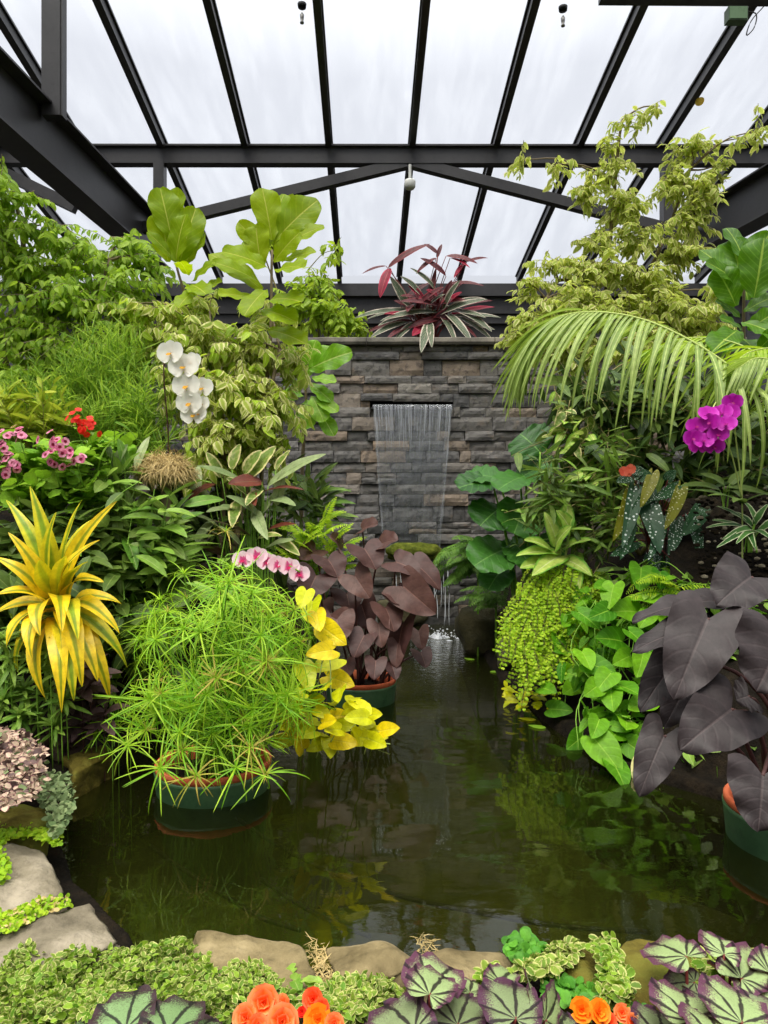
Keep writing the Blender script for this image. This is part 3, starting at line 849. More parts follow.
# side and far glazing bars behind the foliage
for s, nm in ((-1, 'left'), (1, 'right')):
    x = -6.6 if s < 0 else 7.0
    mb = MB(); box(mb, (x, 1.0, -0.5), (x + 0.15, 14.2, 2.5))
    struct(mb, 'wall_' + nm, M['steel'], 'low dark side wall behind the %s bank' % nm)
    mb = MB()
    for y in np.arange(3.8, 14, 1.25): box(mb, (x + 0.04, y, 2.5), (x + 0.1, y + 0.07, float(roof(0, y)[2])))
    struct(mb, 'trim_%d' % (2 if s < 0 else 3), M['rail'], 'dark upright glazing bars of the %s side' % nm)
    mb = MB(); mb.add([(x + 0.07, 3.8, 2.5), (x + 0.07, 14, 2.5), (x + 0.07, 14, 5.98), (x + 0.07, 3.8, 7.46)], quads=[(0, 1, 2, 3)])
    struct(mb, 'window_%d' % (15 if s < 0 else 16), M['glass'], 'weathered side glazing above the %s bank' % nm)

# ------------------------------------------------------------------ small fittings under the roof
def sprinkler(px, py, Y, label):
    b = at(px, py, Y)
    top = np.array([b[0], b[1], roof(b[0], Y)[2] - 0.07])
    t = thing('sprinkler_head', label, 'sprinkler', top)
    mb = MB(); lathe(mb, b + [0, 0, 0.10], [(0.006, 0.0), (0.012, 0.02), (0.012, top[2] - b[2] - 0.10)], 12); mb.build('drop_pipe', M['brass'], t)
    mb = MB(); lathe(mb, b, [(0.004, 0), (0.022, 0.008), (0.022, 0.02), (0.014, 0.03), (0.02, 0.06), (0.024, 0.10), (0.0, 0.11)], 14); mb.build('nozzle', M['brass'], t)
    mb = MB(); lathe(mb, b + [0, 0, 0.17], [(0.0, 0), (0.045, 0.01), (0.05, 0.05), (0.02, 0.07)], 16); mb.build('collar', M['black'], t)


sprinkler(302, 24, 7.8, 'small metal sprinkler head hanging from the roof left of the middle')
sprinkler(563, 27, 7.8, 'small metal sprinkler head hanging from the roof right of the middle')
c = at(410, 184, 9.9)
t = thing('smoke_detector', 'round cream detector hanging under the middle of the roof chord', 'detector', c + [0, 0, 0.08])
mb = MB(); lathe(mb, c, [(0.0, -0.075), (0.055, -0.07), (0.075, -0.04), (0.078, 0.03), (0.07, 0.05), (0.0, 0.055)], 28); mb.build('housing', M['cream'] if 'cream' in M else M['white_plastic'], t)
mb = MB(); lathe(mb, c + [0, 0, 0.05], [(0.022, 0.0), (0.022, 0.22)], 10); mb.build('mount_stem', M['white_plastic'], t)
c = at(699, 102, 8.97)
mb = MB(); leaves(mb, [c + [-.05, 0, 0]], [(1, 0, 0.1)], [(0, -.7, -.7)], 0.12, 0.10, 'disc', 6, 8, 0.1, 0.05)
tag(mb.build('fallen_leaf', leaf_mat('dry yellow leaf', (222, 184, 60), (230, 196, 80), trans=0.2)), 'small round yellow leaf stuck to a rafter at the top right', 'leaf')
c = at(735, 16, 7.4)
t = thing('junction_box', 'small grey green electrical box fixed on a rafter in the top right corner', 'box', c)
mb = MB(); box(mb, c - [0.09, 0.05, 0.07], c + [0.11, 0.05, 0.07]); mb.build('body', noise_mat('grey green plastic', [(74, 92, 74), (90, 108, 88)], 4.0, 0.5, 0.05), t, False)
mb = MB(); box(mb, c - [0.08, 0.056, 0.06], c + [0.10, -0.049, 0.06]); mb.build('lid', noise_mat('green plastic lid', [(92, 120, 88), (104, 130, 98)], 4.0, 0.5, 0.05), t, False)
mb = MB(); tubes(mb, curve([c + [0.1, 0, 0.05], c + [0.22, 0, 0.02], c + [0.20, 0, -0.12], c + [0.12, 0, -0.2], c + [0.17, 0, -0.05], c + [0.3, 0, 0.1]], 24), 0.006, 6); mb.build('cable', M['black'], t)

# ------------------------------------------------------------------ waterfall
def build_fall():
    a0, a1 = at(373, 404.5, WY - 0.09), at(452, 404.5, WY - 0.09)
    b0, b1 = at(383, 552, WY - 0.24), at(440, 552, WY - 0.24)
    nu, nv = 60, 50
    V, luv = [], []
    for j in range(nv + 1):
        f = j / nv
        out_ = f ** 0.55
        for i in range(nu + 1):
            s = i / nu
            p0 = a0 + (a1 - a0) * s; p1 = b0 + (b1 - b0) * s
            p = p0 + (p1 - p0) * f; p[1] = p0[1] + (p1[1] - p0[1]) * out_
            p[1] += 0.008 * math.sin(s * 70 + 2 * math.sin(f * 7)) * f + 0.006 * mnoise.noise((s * 14, f * 5, 1.0))
            if i in (0, nu): p[0] += 0.012 * mnoise.noise((f * 14, i, 3.0))
            V.append(p); luv.append((2 * s - 1, f, 0.5))
    k = nu + 1
    q = [(j * k + i, j * k + i + 1, (j + 1) * k + i + 1, (j + 1) * k + i) for j in range(nv) for i in range(nu)]
    t = thing('waterfall', 'thin clear sheet of water falling from the slot in the slate wall', 'waterfall', (a0 + a1) / 2)
    mb = MB(); mb.add(V, quads=q, luv=luv); mb.build('water_sheet', M['fall'], t)
    # strands and drops below the mossy ledge
    mb = MB()
    for k_ in range(20):
        px = rng.choice([rng.normal(428, 7), rng.normal(440, 5), rng.uniform(392, 445)])
        py0 = rng.uniform(552, 596); ln = rng.uniform(10, 45)
        Y = WY - 0.30 - rng.random() * 0.1
        p0, p1 = at(px, py0, Y), at(px + rng.normal(0, 1.5), min(py0 + ln, 626), Y - 0.05)
        tubes(mb, curve([p0, (p0 + p1) / 2 + rnd(1, 0.005)[0], p1], 6), np.array([0.001, 0.004, 0.006, 0.004, 0.005, 0.001]) * rng.uniform(0.5, 1.3), 5)
    mb.build('water_strands', M['foam'], t)
    mb = MB()
    c = on(438, 638)
    n = 110
    th = rng.random(n) * 6.28; r = np.abs(rng.normal(0, 0.15, n))
    P = np.stack([c[0] + r * np.cos(th) * 1.3, np.minimum(c[1] + r * np.sin(th) * 0.8, 8.75), np.abs(rng.normal(0, 0.06, n)) * np.exp(-r * 3) + 0.004], -1)
    for p, rad in zip(P, rng.uniform(0.003, 0.013, n)):
        lathe(mb, p, [(0.0, -rad), (rad * 0.8, -rad * 0.5), (rad, 0), (rad * 0.7, rad * 0.6), (0.0, rad)], 6)
    for k_ in range(10):
        r0 = abs(rng.normal(0, 0.14)); th_ = rng.random() * 6.28
        p = np.array([c[0] + r0 * math.cos(th_) * 1.4, min(c[1] + r0 * math.sin(th_) * 0.6, 8.75), 0.0])
        h = rng.uniform(0.02, 0.09) * math.exp(-r0 * 4); ra = rng.uniform(0.012, 0.045)
        lathe(mb, p, [(ra * 1.6, 0.0), (ra, h * 0.35), (ra * 0.55, h * 0.8), (0.0, h)], 8)
    o = mb.build('splash_foam', M['foam'], t); o['kind'] = 'stuff'


tf = NT('white foam')
tf_p = bsdf(tf, (0.82, 0.85, 0.88, 1), 0.25, 0.5)
M['foam'] = tf.surf(tf.n('MixShader', _0=0.58, _1=tf_p, _2=tf.n('BsdfTransparent').outputs[0]).outputs[0])
build_fall()


# ------------------------------------------------------------------ stones
def stone(label, outline, ztop, th, mat, name='edge_stone', group=None, rough=1.0, plane=True, dome=0.02):
    """field stone with the outline traced on the level ztop"""
    P = np.array([on(x, y, ztop) for x, y in outline])
    C = P.mean(0)
    Q = np.vstack([P, P[:1]]); seg = np.linalg.norm(np.diff(Q, axis=0), axis=1); cum = np.concatenate([[0], np.cumsum(seg)])
    n = 64
    tt = np.linspace(0, cum[-1], n, endpoint=False)
    R = np.stack([np.interp(tt, cum, Q[:, k]) for k in range(3)], -1)
    for _ in range(2): R = 0.25 * np.roll(R, 1, 0) + 0.5 * R + 0.25 * np.roll(R, -1, 0)
    rings = [(0.92, -th), (1.0, -th * 0.72), (1.035, -th * 0.4), (1.02, -th * 0.16), (0.985, -th * 0.05), (0.93, -0.0), (0.8, dome * 0.5), (0.62, dome * 0.8), (0.42, dome), (0.2, dome), (0.0, dome)]
    V = []; sd = rng.random() * 99
    fine = []
    for (s0, d0), (s1, d1) in zip(rings[:-1], rings[1:]):
        for f in (0.0, 0.34, 0.67): fine.append((s0 + (s1 - s0) * f, d0 + (d1 - d0) * f))
    rings = fine + [rings[-1]]
    for s, dz in rings:
        for p in R:
            q = C + (p - C) * s; q[2] = ztop + dz
            nz = mnoise.noise((q[0] * 4 + sd, q[1] * 4, q[2] * 4)) * 0.05 + mnoise.noise((q[0] * 11 + sd, q[1] * 11, q[2] * 11)) * 0.024 + mnoise.noise((q[0] * 26 + sd, q[1] * 26, q[2] * 26)) * 0.009 - abs(mnoise.noise((q[0] * 6 + sd, q[1] * 6, 3.0))) * 0.02
            dirv = (p - C); dirv = dirv / (np.linalg.norm(dirv) + 1e-6)
            V.append(q + (dirv * (1 if s > 0.9 else 0) + UP * (0.7 if s < 1.0 else 0.1)) * nz * rough)
    q = [(i * n + j, i * n + (j + 1) % n, (i + 1) * n + (j + 1) % n, (i + 1) * n + j) for i in range(len(rings) - 1) for j in range(n)]
    mb = MB(); mb.add(V, quads=q)
    o = mb.build(name, mat)
    return tag(o, label, 'stone', group)


def boulder(label, px, py, Y, rx, rz, ry, mat, name='boulder'):
    """rounded rock seen around pixel (px,py) with half sizes in metres"""
    c = at(px, py, Y); n, m = 36, 22; sd = rng.random() * 90; V = []
    for i in range(m + 1):
        a = math.pi * i / m
        for j in range(n):
            b = 2 * math.pi * j / n
            d = np.array([math.sin(a) * math.cos(b), math.sin(a) * math.sin(b), math.cos(a)])
            r = 1 + 0.28 * mnoise.noise(tuple(d * 1.3 + sd)) + 0.07 * mnoise.noise(tuple(d * 4 + sd))
            e = np.sign(d) * np.abs(d) ** 0.8
            V.append(c + e * r * np.array([rx, ry, rz]))
    q = [(i * n + j, i * n + (j + 1) % n, (i + 1) * n + (j + 1) % n, (i + 1) * n + j) for i in range(m) for j in range(n)]
    mb = MB(); mb.add(V, quads=q)
    return tag(mb.build(name, mat), label, 'stone')


stone('large grey slab at the left edge, upper of the two corner stones', [(-60, 838), (20, 836), (44, 842), (60, 868), (74, 892), (50, 900), (10, 918), (-70, 925)], 0.16, 0.26, M['stone'])
stone('broad grey slab sloping to the left corner of the pond', [(-70, 935), (0, 930), (40, 912), (86, 900), (116, 920), (131, 938), (100, 952), (40, 968), (-80, 985)], 0.15, 0.26, M['stone'])
stone('grey slab behind the creeping fig, left of the straw gap', [(196, 928), (240, 930), (290, 932), (307, 940), (316, 968), (318, 990), (270, 1000), (205, 985)], 0.13, 0.25, M['tan_stone'])
stone('pale tan slab in the middle of the near rim', [(318, 938), (352, 938), (396, 935), (412, 944), (428, 962), (400, 976), (360, 985), (330, 975)], 0.13, 0.25, M['tan_stone'])
stone('flat tan slab behind the middle silver begonia', [(424, 948), (470, 943), (506, 944), (520, 962), (510, 985), (470, 1000), (430, 985)], 0.12, 0.25, M['tan_stone'])
stone('small mossy rim stone beside the variegated creeper', [(548, 962), (566, 944), (588, 948), (602, 965), (598, 1000), (560, 1002)], 0.12, 0.25, M['moss_stone'])
stone('large yellow mossy boulder behind the right silver begonia', [(610, 962), (618, 940), (640, 934), (680, 938), (705, 950), (706, 985), (690, 1015), (640, 1015), (612, 992)], 0.16, 0.3, M['moss_stone'])
stone('low mossy rim stone at the right edge of the near rim', [(705, 955), (740, 946), (790, 948), (800, 990), (720, 992)], 0.11, 0.25, M['moss_stone'])
stone('mossy block under the pale pink rosettes', [(-20, 812), (20, 800), (48, 800), (54, 818), (40, 836), (-20, 842)], 0.16, 0.24, M['moss_stone'])
stone('mossy rim stone left of the papyrus pot', [(66, 760), (86, 746), (108, 742), (112, 756), (92, 766), (72, 776)], 0.12, 0.3, M['moss_stone'])
boulder('dark wet boulder below the fern by the waterfall', 484, 628, 7.1, 0.26, 0.26, 0.25, M['wet_stone'])
boulder('smaller brown boulder beside the maidenhair fern', 510, 655, 6.1, 0.11, 0.15, 0.16, M['wet_stone'])
boulder('green mossy ledge stone under the falling sheet', 414, 552, 8.74, 0.36, 0.115, 0.16, M['moss'], 'mossy_ledge')
boulder('dark wet rock at the foot of the slate wall behind the brown taro', 400, 612, 8.8, 0.3, 0.2, 0.12, M['wet_stone'])

# black hoses lying in the pond
for pts, lb in (([(236, 818), (272, 842), (330, 872), (400, 896), (470, 911), (560, 926), (650, 932)], 'black hose curving under the water towards the right'),
                ([(150, 846), (190, 874), (245, 908), (262, 918), (300, 930)], 'black hose under the water near the left corner'),
                ([(262, 880), (300, 905), (340, 925), (370, 936)], 'short black hose under the water near the middle slab')):
    mb = MB(); tubes(mb, curve([on(x, y, -0.022) for x, y in pts], 40), 0.009, 8)
    tag(mb.build('pond_hose', M['black']), lb, 'hose')
# ------------------------------------------------------------------ plant builders
CAMP = np.array([0, 0, EYE])


def inball(n):
    d = unit(rnd(n)); return d * (rng.random((n, 1)) ** 0.4)


def shrub(name, label, cat, base, trunks, blobs, mat, stem, L, W, shape='ovate', twigs=1.0, per=11, droop=0.5, nu=2, nv=4,
          curl=0.5, fold=0.3, wave=0.0, rad=0.02, leafside=0.8, upn=0.8, sizevar=0.25, group=None, rise=0.15, whorl=False, twig_r=0.003, leafpart='foliage'):
    """woody plant: trunks (lists of world points) carry a branch into every blob; blobs = (px,py,Y,rx_px,rz_px,depth m,weight)"""
    t = thing(name, label, cat, base, group)
    tr = [curve(p, 14) for p in trunks]
    allp = np.concatenate(tr)
    mb = MB()
    for p in tr: tubes(mb, p, np.linspace(rad, rad * 0.45, 14), 7)
    tw, LP, LD, LN = [], [], [], []
    for bx, by, Y, rx, rz, dp, wt in blobs:
        c = at(bx, by, Y); R = np.array([rx * Y / FPX, dp, rz * Y / FPX])
        low = allp[allp[:, 2] < c[2] + 0.05]
        if not len(low): low = allp
        s = low[np.argmin(np.linalg.norm(low - c, axis=1))]
        br = curve([s, (s + c) / 2 + [0, 0, 0.1 * np.linalg.norm(c - s)] + rnd(1, 0.02)[0], c], 8)
        tubes(mb, br, np.linspace(rad * 0.4, rad * 0.16, 8), 5)
        n = max(3, int(26 * twigs * wt * (rx * rz) / 1600.0))
        e = c + inball(n) * R
        e0 = c + inball(n) * R * 0.5
        d = e - e0
        nrm = np.linalg.norm(d, axis=1, keepdims=True)
        tl = np.clip(nrm, 3.0 * L, 9 * L)
        d = unit(d + rnd(n, 0.25 * L) + UP * rise * nrm)
        k = 6
        f = np.linspace(0, 1, k)
        pts = e - d * tl * 0.8
        pts = pts[:, None] + d[:, None] * (tl * f[None])[..., None]
        pts[..., 2] -= (droop * tl * (f[None] ** 2) * 0.45)
        tw.append(pts)
        per_ = per
        g = (np.arange(per_) + 0.6) / per_
        gi = g * (k - 1); i0 = np.minimum(gi.astype(int), k - 2); fr = gi - i0
        P = pts[:, i0] * (1 - fr)[None, :, None] + pts[:, i0 + 1] * fr[None, :, None]
        T = unit(pts[:, i0 + 1] - pts[:, i0])
        S = unit(np.cross(T, UP) + 1e-4)
        sg = np.where(np.arange(per_) % 2 == 0, 1.0, -1.0)[None, :, None]
        D = T * 0.55 + S * sg * leafside + rng.normal(0, 0.35, P.shape) + np.array([0, 0, -droop])
        if whorl:
            a = rng.random(P.shape[:2]) * 6.28
            B = np.cross(T, S)
            D = T * 0.7 + (S * np.cos(a)[..., None] + B * np.sin(a)[..., None]) * leafside + rng.normal(0, 0.2, P.shape) + np.array([0, 0, -droop])
        N = UP * upn + rng.normal(0, 0.4, P.shape) + np.array([0, -0.25, 0])
        LP.append(P.reshape(-1, 3)); LD.append(D.reshape(-1, 3)); LN.append(N.reshape(-1, 3))
    tw = np.concatenate(tw)
    tubes(mb, tw, np.linspace(twig_r, twig_r * 0.5, tw.shape[1]), 4, cap=False)
    mb.build('branches', stem, t)
    LP, LD, LN = map(np.concatenate, (LP, LD, LN))
    n = len(LP)
    sz = np.clip(rng.normal(1, sizevar, n), 0.45, 1.5)
    mb = MB()
    mats = mat if isinstance(mat, (list, tuple)) else [mat]
    pick = rng.integers(0, len(mats), n) if len(mats) > 1 else np.zeros(n, int)
    for mi in range(len(mats)):
        m = pick == mi
        leaves(mb, LP[m], LD[m], LN[m], L * sz[m], W * sz[m], shape, nu, nv, curl * rng.uniform(0.3, 1.6, m.sum()), fold, wave, tint=np.clip(rng.normal(0.5, 0.28, m.sum()), 0, 1), mi=mi)
    mb.build(leafpart, mats, t)
    return t


def blade(t, A, B, W, shape, mat, face=(0, -0.7, 0.7), curl=0.25, fold=0.12, wave=0.05, wfreq=2.0, nu=8, nv=12, asym=0.0, roll=0.0,
          root=None, stalk=None, srad=0.006, tint=None, sag=0.1, cup=0.0, name='leaf', label=None, twist=0.0, serr=0.0, bend=None):
    """one large leaf from its junction A to the tip B as a part of t, with its stalk as a sub-part running from root to A"""
    A = np.asarray(A, float); B = np.asarray(B, float)
    d = B - A; L = np.linalg.norm(d); d = d / L
    N = np.asarray(face, float); N = N - N.dot(d) * d; N = unit(N)
    c = curl / 2
    D0 = d * math.cos(c) + N * math.sin(c)           # start direction, so that the bent chord ends at B
    N0 = N * math.cos(c) - d * math.sin(c)
    if roll:
        S = np.cross(N0, D0); N0 = N0 * math.cos(roll) + S * math.sin(roll)
    mb = MB()
    leaves(mb, [A], [D0], [N0], L * (1 + curl * curl / 24.0), W, shape, nu, nv, curl, fold, wave, wfreq, cup, tint=rng.random() if tint is None else tint, asym=asym, twist=twist, serr=serr)
    o = mb.build(name, mat, t, label=label)
    if root is not None:
        root = np.asarray(root, float)
        h = np.linalg.norm(A - root)
        m = (root + A) / 2 + np.array([0, 0, sag * h]) if bend is None else (root + A) / 2 + np.asarray(bend, float)
        ms = MB(); tubes(ms, curve([root, m, A], 12), np.linspace(srad * 1.35, srad * 0.75, 12), 7)
        ms.build('stalk', stalk, o)
    return o


def rosette(mb, c, n, L, W, shape, el=(10, 80), axis=UP, curl=0.9, nu=2, nv=7, fold=0.2, wave=0.0, tint=None, lvar=0.2, mi=0, az=None, cvar=0.3, spread=0.0):
    """strap leaves leaving one crown"""
    a = (np.arange(n) * 2.399 + rng.random() * 6.28 + rng.normal(0, 0.2, n)) if az is None else np.asarray(az, float)
    e = np.radians(np.linspace(el[1], el[0], n) + rng.normal(0, 6, n))
    axis = unit(axis); X = unit(np.cross(axis, [0.2, 1, 0.1])); Y = np.cross(axis, X)
    h = X * np.cos(a)[:, None] + Y * np.sin(a)[:, None]
    D = h * np.cos(e)[:, None] + axis * np.sin(e)[:, None]
    N = axis * np.cos(e)[:, None] - h * np.sin(e)[:, None]
    k = rng.normal(1, lvar, n).clip(0.5, 1.5)
    leaves(mb, np.asarray(c, float) + h * spread, D, N, L * k, W * (0.5 + 0.5 * k), shape, nu, nv, curl * rng.normal(1, cvar, n), fold, wave, tint=tint, mi=mi)


def fern(mb, A, d, L, npin, pl, pw, curl=0.9, up=(0, -0.3, 1), shape='lance', sms=None, taper=1.0, droop=0.3, nv=4, ang=1.15, side=None, mi=0, smi=0, rr=0.003):
    """one pinnate frond"""
    d = unit(d); N = np.asarray(up, float); N = unit(N - N.dot(d) * d); S = np.cross(N, d)
    k = 24; v = np.linspace(0, 1, k)
    a = curl * v
    T = d * np.cos(a)[:, None] - N * np.sin(a)[:, None]
    pts = np.asarray(A, float) + np.concatenate([[np.zeros(3)], np.cumsum(T[:-1] * L / (k - 1), 0)])
    Nn = N * np.cos(a)[:, None] + d * np.sin(a)[:, None]
    if sms is not None: tubes(sms, pts, np.linspace(rr, rr * 0.35, k), 4, cap=False, mi=smi)
    g = np.linspace(0.14, 0.985, npin); gi = g * (k - 1); i0 = np.minimum(gi.astype(int), k - 2); f = (gi - i0)[:, None]
    P = pts[i0] * (1 - f) + pts[i0 + 1] * f; TT = T[i0]; NN = Nn[i0]
    prof = np.sin(np.pi * np.clip(g * 0.86 + 0.14, 0, 1) ** 0.8) ** 0.7 * taper + 0.12
    for s in (-1, 1):
        D = TT * math.cos(ang) + S * s * math.sin(ang) - UP * droop * 0.4 + rng.normal(0, 0.05, P.shape)
        leaves(mb, P, D, NN, pl * prof * rng.uniform(0.9, 1.1, npin), pw * (0.6 + 0.4 * prof), shape, 2, nv, droop, 0.15, mi=mi)
    return pts


def flower(t, c, face, r, petal, lip=None, kind='orchid', name='flower', up=UP):
    """one blossom as a part of t; its lip is a sub-part"""
    face = unit(np.asarray(face, float)); U = unit(np.asarray(up, float) - np.dot(up, face) * face); R = np.cross(U, face)
    mb = MB(); c = np.asarray(c, float)
    def pet(angs, L, W, shape, lift=0.15, cu=-0.2, nu=4, nv=5):
        a = np.radians(angs); D = R[None] * np.sin(a)[:, None] + U[None] * np.cos(a)[:, None] + face * lift
        leaves(mb, np.repeat([c], len(angs), 0), D, np.repeat([face], len(angs), 0), L, W, shape, nu, nv, cu, 0.1, 0.06, 1.5)
    if kind == 'orchid':
        pet([0, 128, 232], r * 0.95, r * 0.8, 'petal', 0.05)
        pet([80, 280], r * 1.12, r * 1.3, 'disc', 0.10, -0.1, 6, 7)
    elif kind == 'five':
        pet([0, 72, 144, 216, 288], r, r * 0.95, 'fan', 0.12, 0.1)
    else:
        for m, (k, lf, q) in enumerate(((5, 0.15, 1.0), (5, 0.5, 0.85), (4, 1.0, 0.65), (3, 1.8, 0.45))):
            pet(np.arange(k) * 360 / k + m * 37 + rng.normal(0, 8, k), r * q, r * q * 1.05, 'fan', lf, -0.5)
    o = mb.build(name, petal, t)
    if lip is not None:
        ml = MB(); a = np.radians([150, 180, 210])
        D = R[None] * np.sin(a)[:, None] + U[None] * np.cos(a)[:, None] + face * 0.9
        leaves(ml, np.repeat([c + face * 0.004], 3, 0), D, np.repeat([face], 3, 0), r * 0.48, r * 0.3, 'ovate', 2, 4, -0.4, 0.2)
        ml.build('lip', lip, o)
    return o


def inpoly(pts, poly):
    x, y = pts[:, 0], pts[:, 1]; r = np.zeros(len(pts), bool); n = len(poly)
    for i in range(n):
        x1, y1 = poly[i]; x2, y2 = poly[(i + 1) % n]
        m = ((y1 > y) != (y2 > y)) & (x < (x2 - x1) * (y - y1) / (y2 - y1 + 1e-9) + x1)
        r ^= m
    return r


def sample_poly(poly, n):
    p = np.array(poly, float); lo, hi = p.min(0), p.max(0); out_ = np.zeros((0, 2))
    while len(out_) < n:
        s = lo + rng.random((n * 2, 2)) * (hi - lo); out_ = np.vstack([out_, s[inpoly(s, poly)]])
    return out_[:n]


def mat_plant(name, label, cat, poly, n, L, W, mats, z0=0.1, z1=0.2, shape='round', group=None, stem=None, tilt=0.6, lump=5.0, nst=20, wts=None, base=None):
    """low creeping plant covering the ground seen inside poly: trailing stems and leaves over a lumpy cushion"""
    S = sample_poly(poly, n)
    m0 = (z0 + z1) / 2
    P = np.array([on(x, y, m0) for x, y in S])
    hz = np.array([mnoise.noise((p[0] * lump, p[1] * lump, 2.0)) * 0.5 + 0.5 for p in P])
    h = z0 + (z1 - z0) * np.clip(hz * 1.25 + rng.normal(0, 0.1, n), 0, 1)
    P = np.array([on(x, y, z) for (x, y), z in zip(S, h)])
    t = thing(name, label, cat, (P[:, 0].mean(), P[:, 1].mean(), z0 - 0.05), group)
    mats = mats if isinstance(mats, (list, tuple)) else [mats]
    pick = rng.choice(len(mats), n, p=wts)
    mb = MB()
    for i in range(len(mats)):
        m = pick == i; c = m.sum()
        if not c: continue
        D = rnd(c) * [1, 1, 0.45] + [0, -0.25, 0.1]
        N = np.array([0, -0.45, 1.0]) + rnd(c, tilt * 0.6)
        k = rng.normal(1, 0.25, c).clip(0.4, 1.6)
        leaves(mb, P[m], D, N, L * k, W * k, shape, 2, 4, 0.3, 0.2, 0.1, mi=i)
    mb.build('foliage', mats, t)
    if stem is not None:
        ms = MB()
        for _ in range(nst):
            i = rng.integers(n); d = np.argsort(np.linalg.norm(P - P[i], axis=1))[[0, 6, 14, 24]]
            tubes(ms, curve(P[d] - [0, 0, 0.006], 10), 0.0018, 4)
        ms.build('stems', stem, t)
    return t


def pot(label, c, R, rim_z, depth, fullness=0.9, name=None, t=None):
    """shallow green bowl with a terracotta liner rim, standing in the pond; returns parts on t"""
    mb = MB(); lathe(mb, c, [(R * 0.62, -depth), (R * 0.88, -depth * 0.55), (R * 0.99, rim_z - 0.035), (R * 1.0, rim_z - 0.02), (R * 0.93, rim_z - 0.02)], 56)
    o = mb.build('outer_bowl', M['green_glaze'], t, label='green outer bowl')
    mb = MB(); lathe(mb, c, [(R * 0.90, rim_z - 0.10), (R * 0.955, rim_z - 0.022), (R * 0.985, rim_z - 0.012), (R * 0.985, rim_z + 0.008), (R * 0.96, rim_z + 0.015), (R * 0.90, rim_z + 0.012), (R * 0.875, rim_z - 0.05), (R * 0.87, rim_z - 0.1)], 56)
    mb.build('pot_rim', M['terracotta'], t, label='terracotta rim')
    mb = MB(); lathe(mb, c, [(R * 0.885, rim_z - 0.06), (R * 0.6, rim_z - 0.035), (R * 0.25, rim_z - 0.03), (0.001, rim_z - 0.025)], 32)
    mb.build('potting_soil', M['soil'], t)
# ================================================================== LEFT BANK
def g_at(px, Y):
    """ground point under pixel column px at distance Y"""
    x = (px - 384.0) * Y / FPX
    return np.array([x, Y, float(ground_z(x, Y))])


# --- umbrella papyrus in its pond pot
def papyrus():
    pc = on(214, 786); pc[2] = 0.0; R = 0.295
    t = thing('umbrella_papyrus', 'lime green umbrella papyrus filling a green pot with terracotta rim, standing in the pond', 'plant', pc)
    pot(None, pc, R, 0.125, 0.42, t=t)
    st, rays, old = MB(), MB(), MB()
    n = 118
    spots = []
    heads = sample_poly([(148, 620), (168, 588), (200, 574), (250, 578), (296, 600), (318, 640), (318, 690), (300, 730), (260, 748), (190, 744), (148, 716), (138, 664)], n)
    for k, (hx, hy) in enumerate(heads):
        Y = 3.45 + rng.uniform(-0.32, 0.36)
        if hy > 690: Y = 3.45 - rng.uniform(0.1, 0.36)
        spots.append((at(hx, hy, Y), rng.uniform(0.75, 1.1)))
    for px, py, Y in ((146, 730, 3.2), (196, 776, 3.08), (160, 768, 3.05), (128, 746, 3.25), (266, 774, 3.1), (236, 768, 3.08), (250, 748, 3.1), (182, 750, 3.1), (136, 690, 3.4), (140, 640, 3.5)):
        spots.append((at(px, py, Y), rng.uniform(0.75, 0.95)))
    spots += [(at(226, 532, 3.7), 0.8), (at(184, 574, 3.5), .9), (at(232, 568, 3.5), .9), (at(160, 600, 3.5), .9)]
    for h, s in spots:
        a = rng.random() * 6.28; r = R * 0.8 * math.sqrt(rng.random())
        b = pc + np.array([r * math.cos(a), r * math.sin(a), 0.09])
        b[:2] = 0.6 * b[:2] + 0.4 * (pc[:2] + np.clip((h - pc)[:2], -R * 0.75, R * 0.75))
        low = h[2] < 0.45
        m = (b + h) / 2 + np.array([0, 0, 0.12 if not low else 0.3])
        m[:2] = b[:2] + (h - b)[:2] * 0.42
        c = curve([b, m, h], 12)
        tubes(st, c, np.linspace(0.0042, 0.0026, 12), 5, cap=False)
        ax = unit(c[-1] - c[-3]) if not low else unit(np.array([rng.normal(0, 0.3), -0.5, 0.5]))
        is_old = rng.random() < 0.09
        kk = rng.integers(13, 19)
        rosette(old if is_old else rays, h, kk, 0.195 * s * (0.8 if is_old else 1), 0.0062, 'needle', (-8, 40), ax, 1.05, 2, 7, 0.2, lvar=0.2, cvar=0.5)
        rosette(old if rng.random() < 0.25 else rays, h, 12, 0.045, 0.004, 'needle', (20, 80), ax, 0.2, 1, 2)
    st.build('stems', M['green_stem'], t)
    rays.build('leaf_rays', M['papyrus'], t)
    old.build('dry_rays', M['papyrus_old'], t, label='drying straw coloured rays')


papyrus()


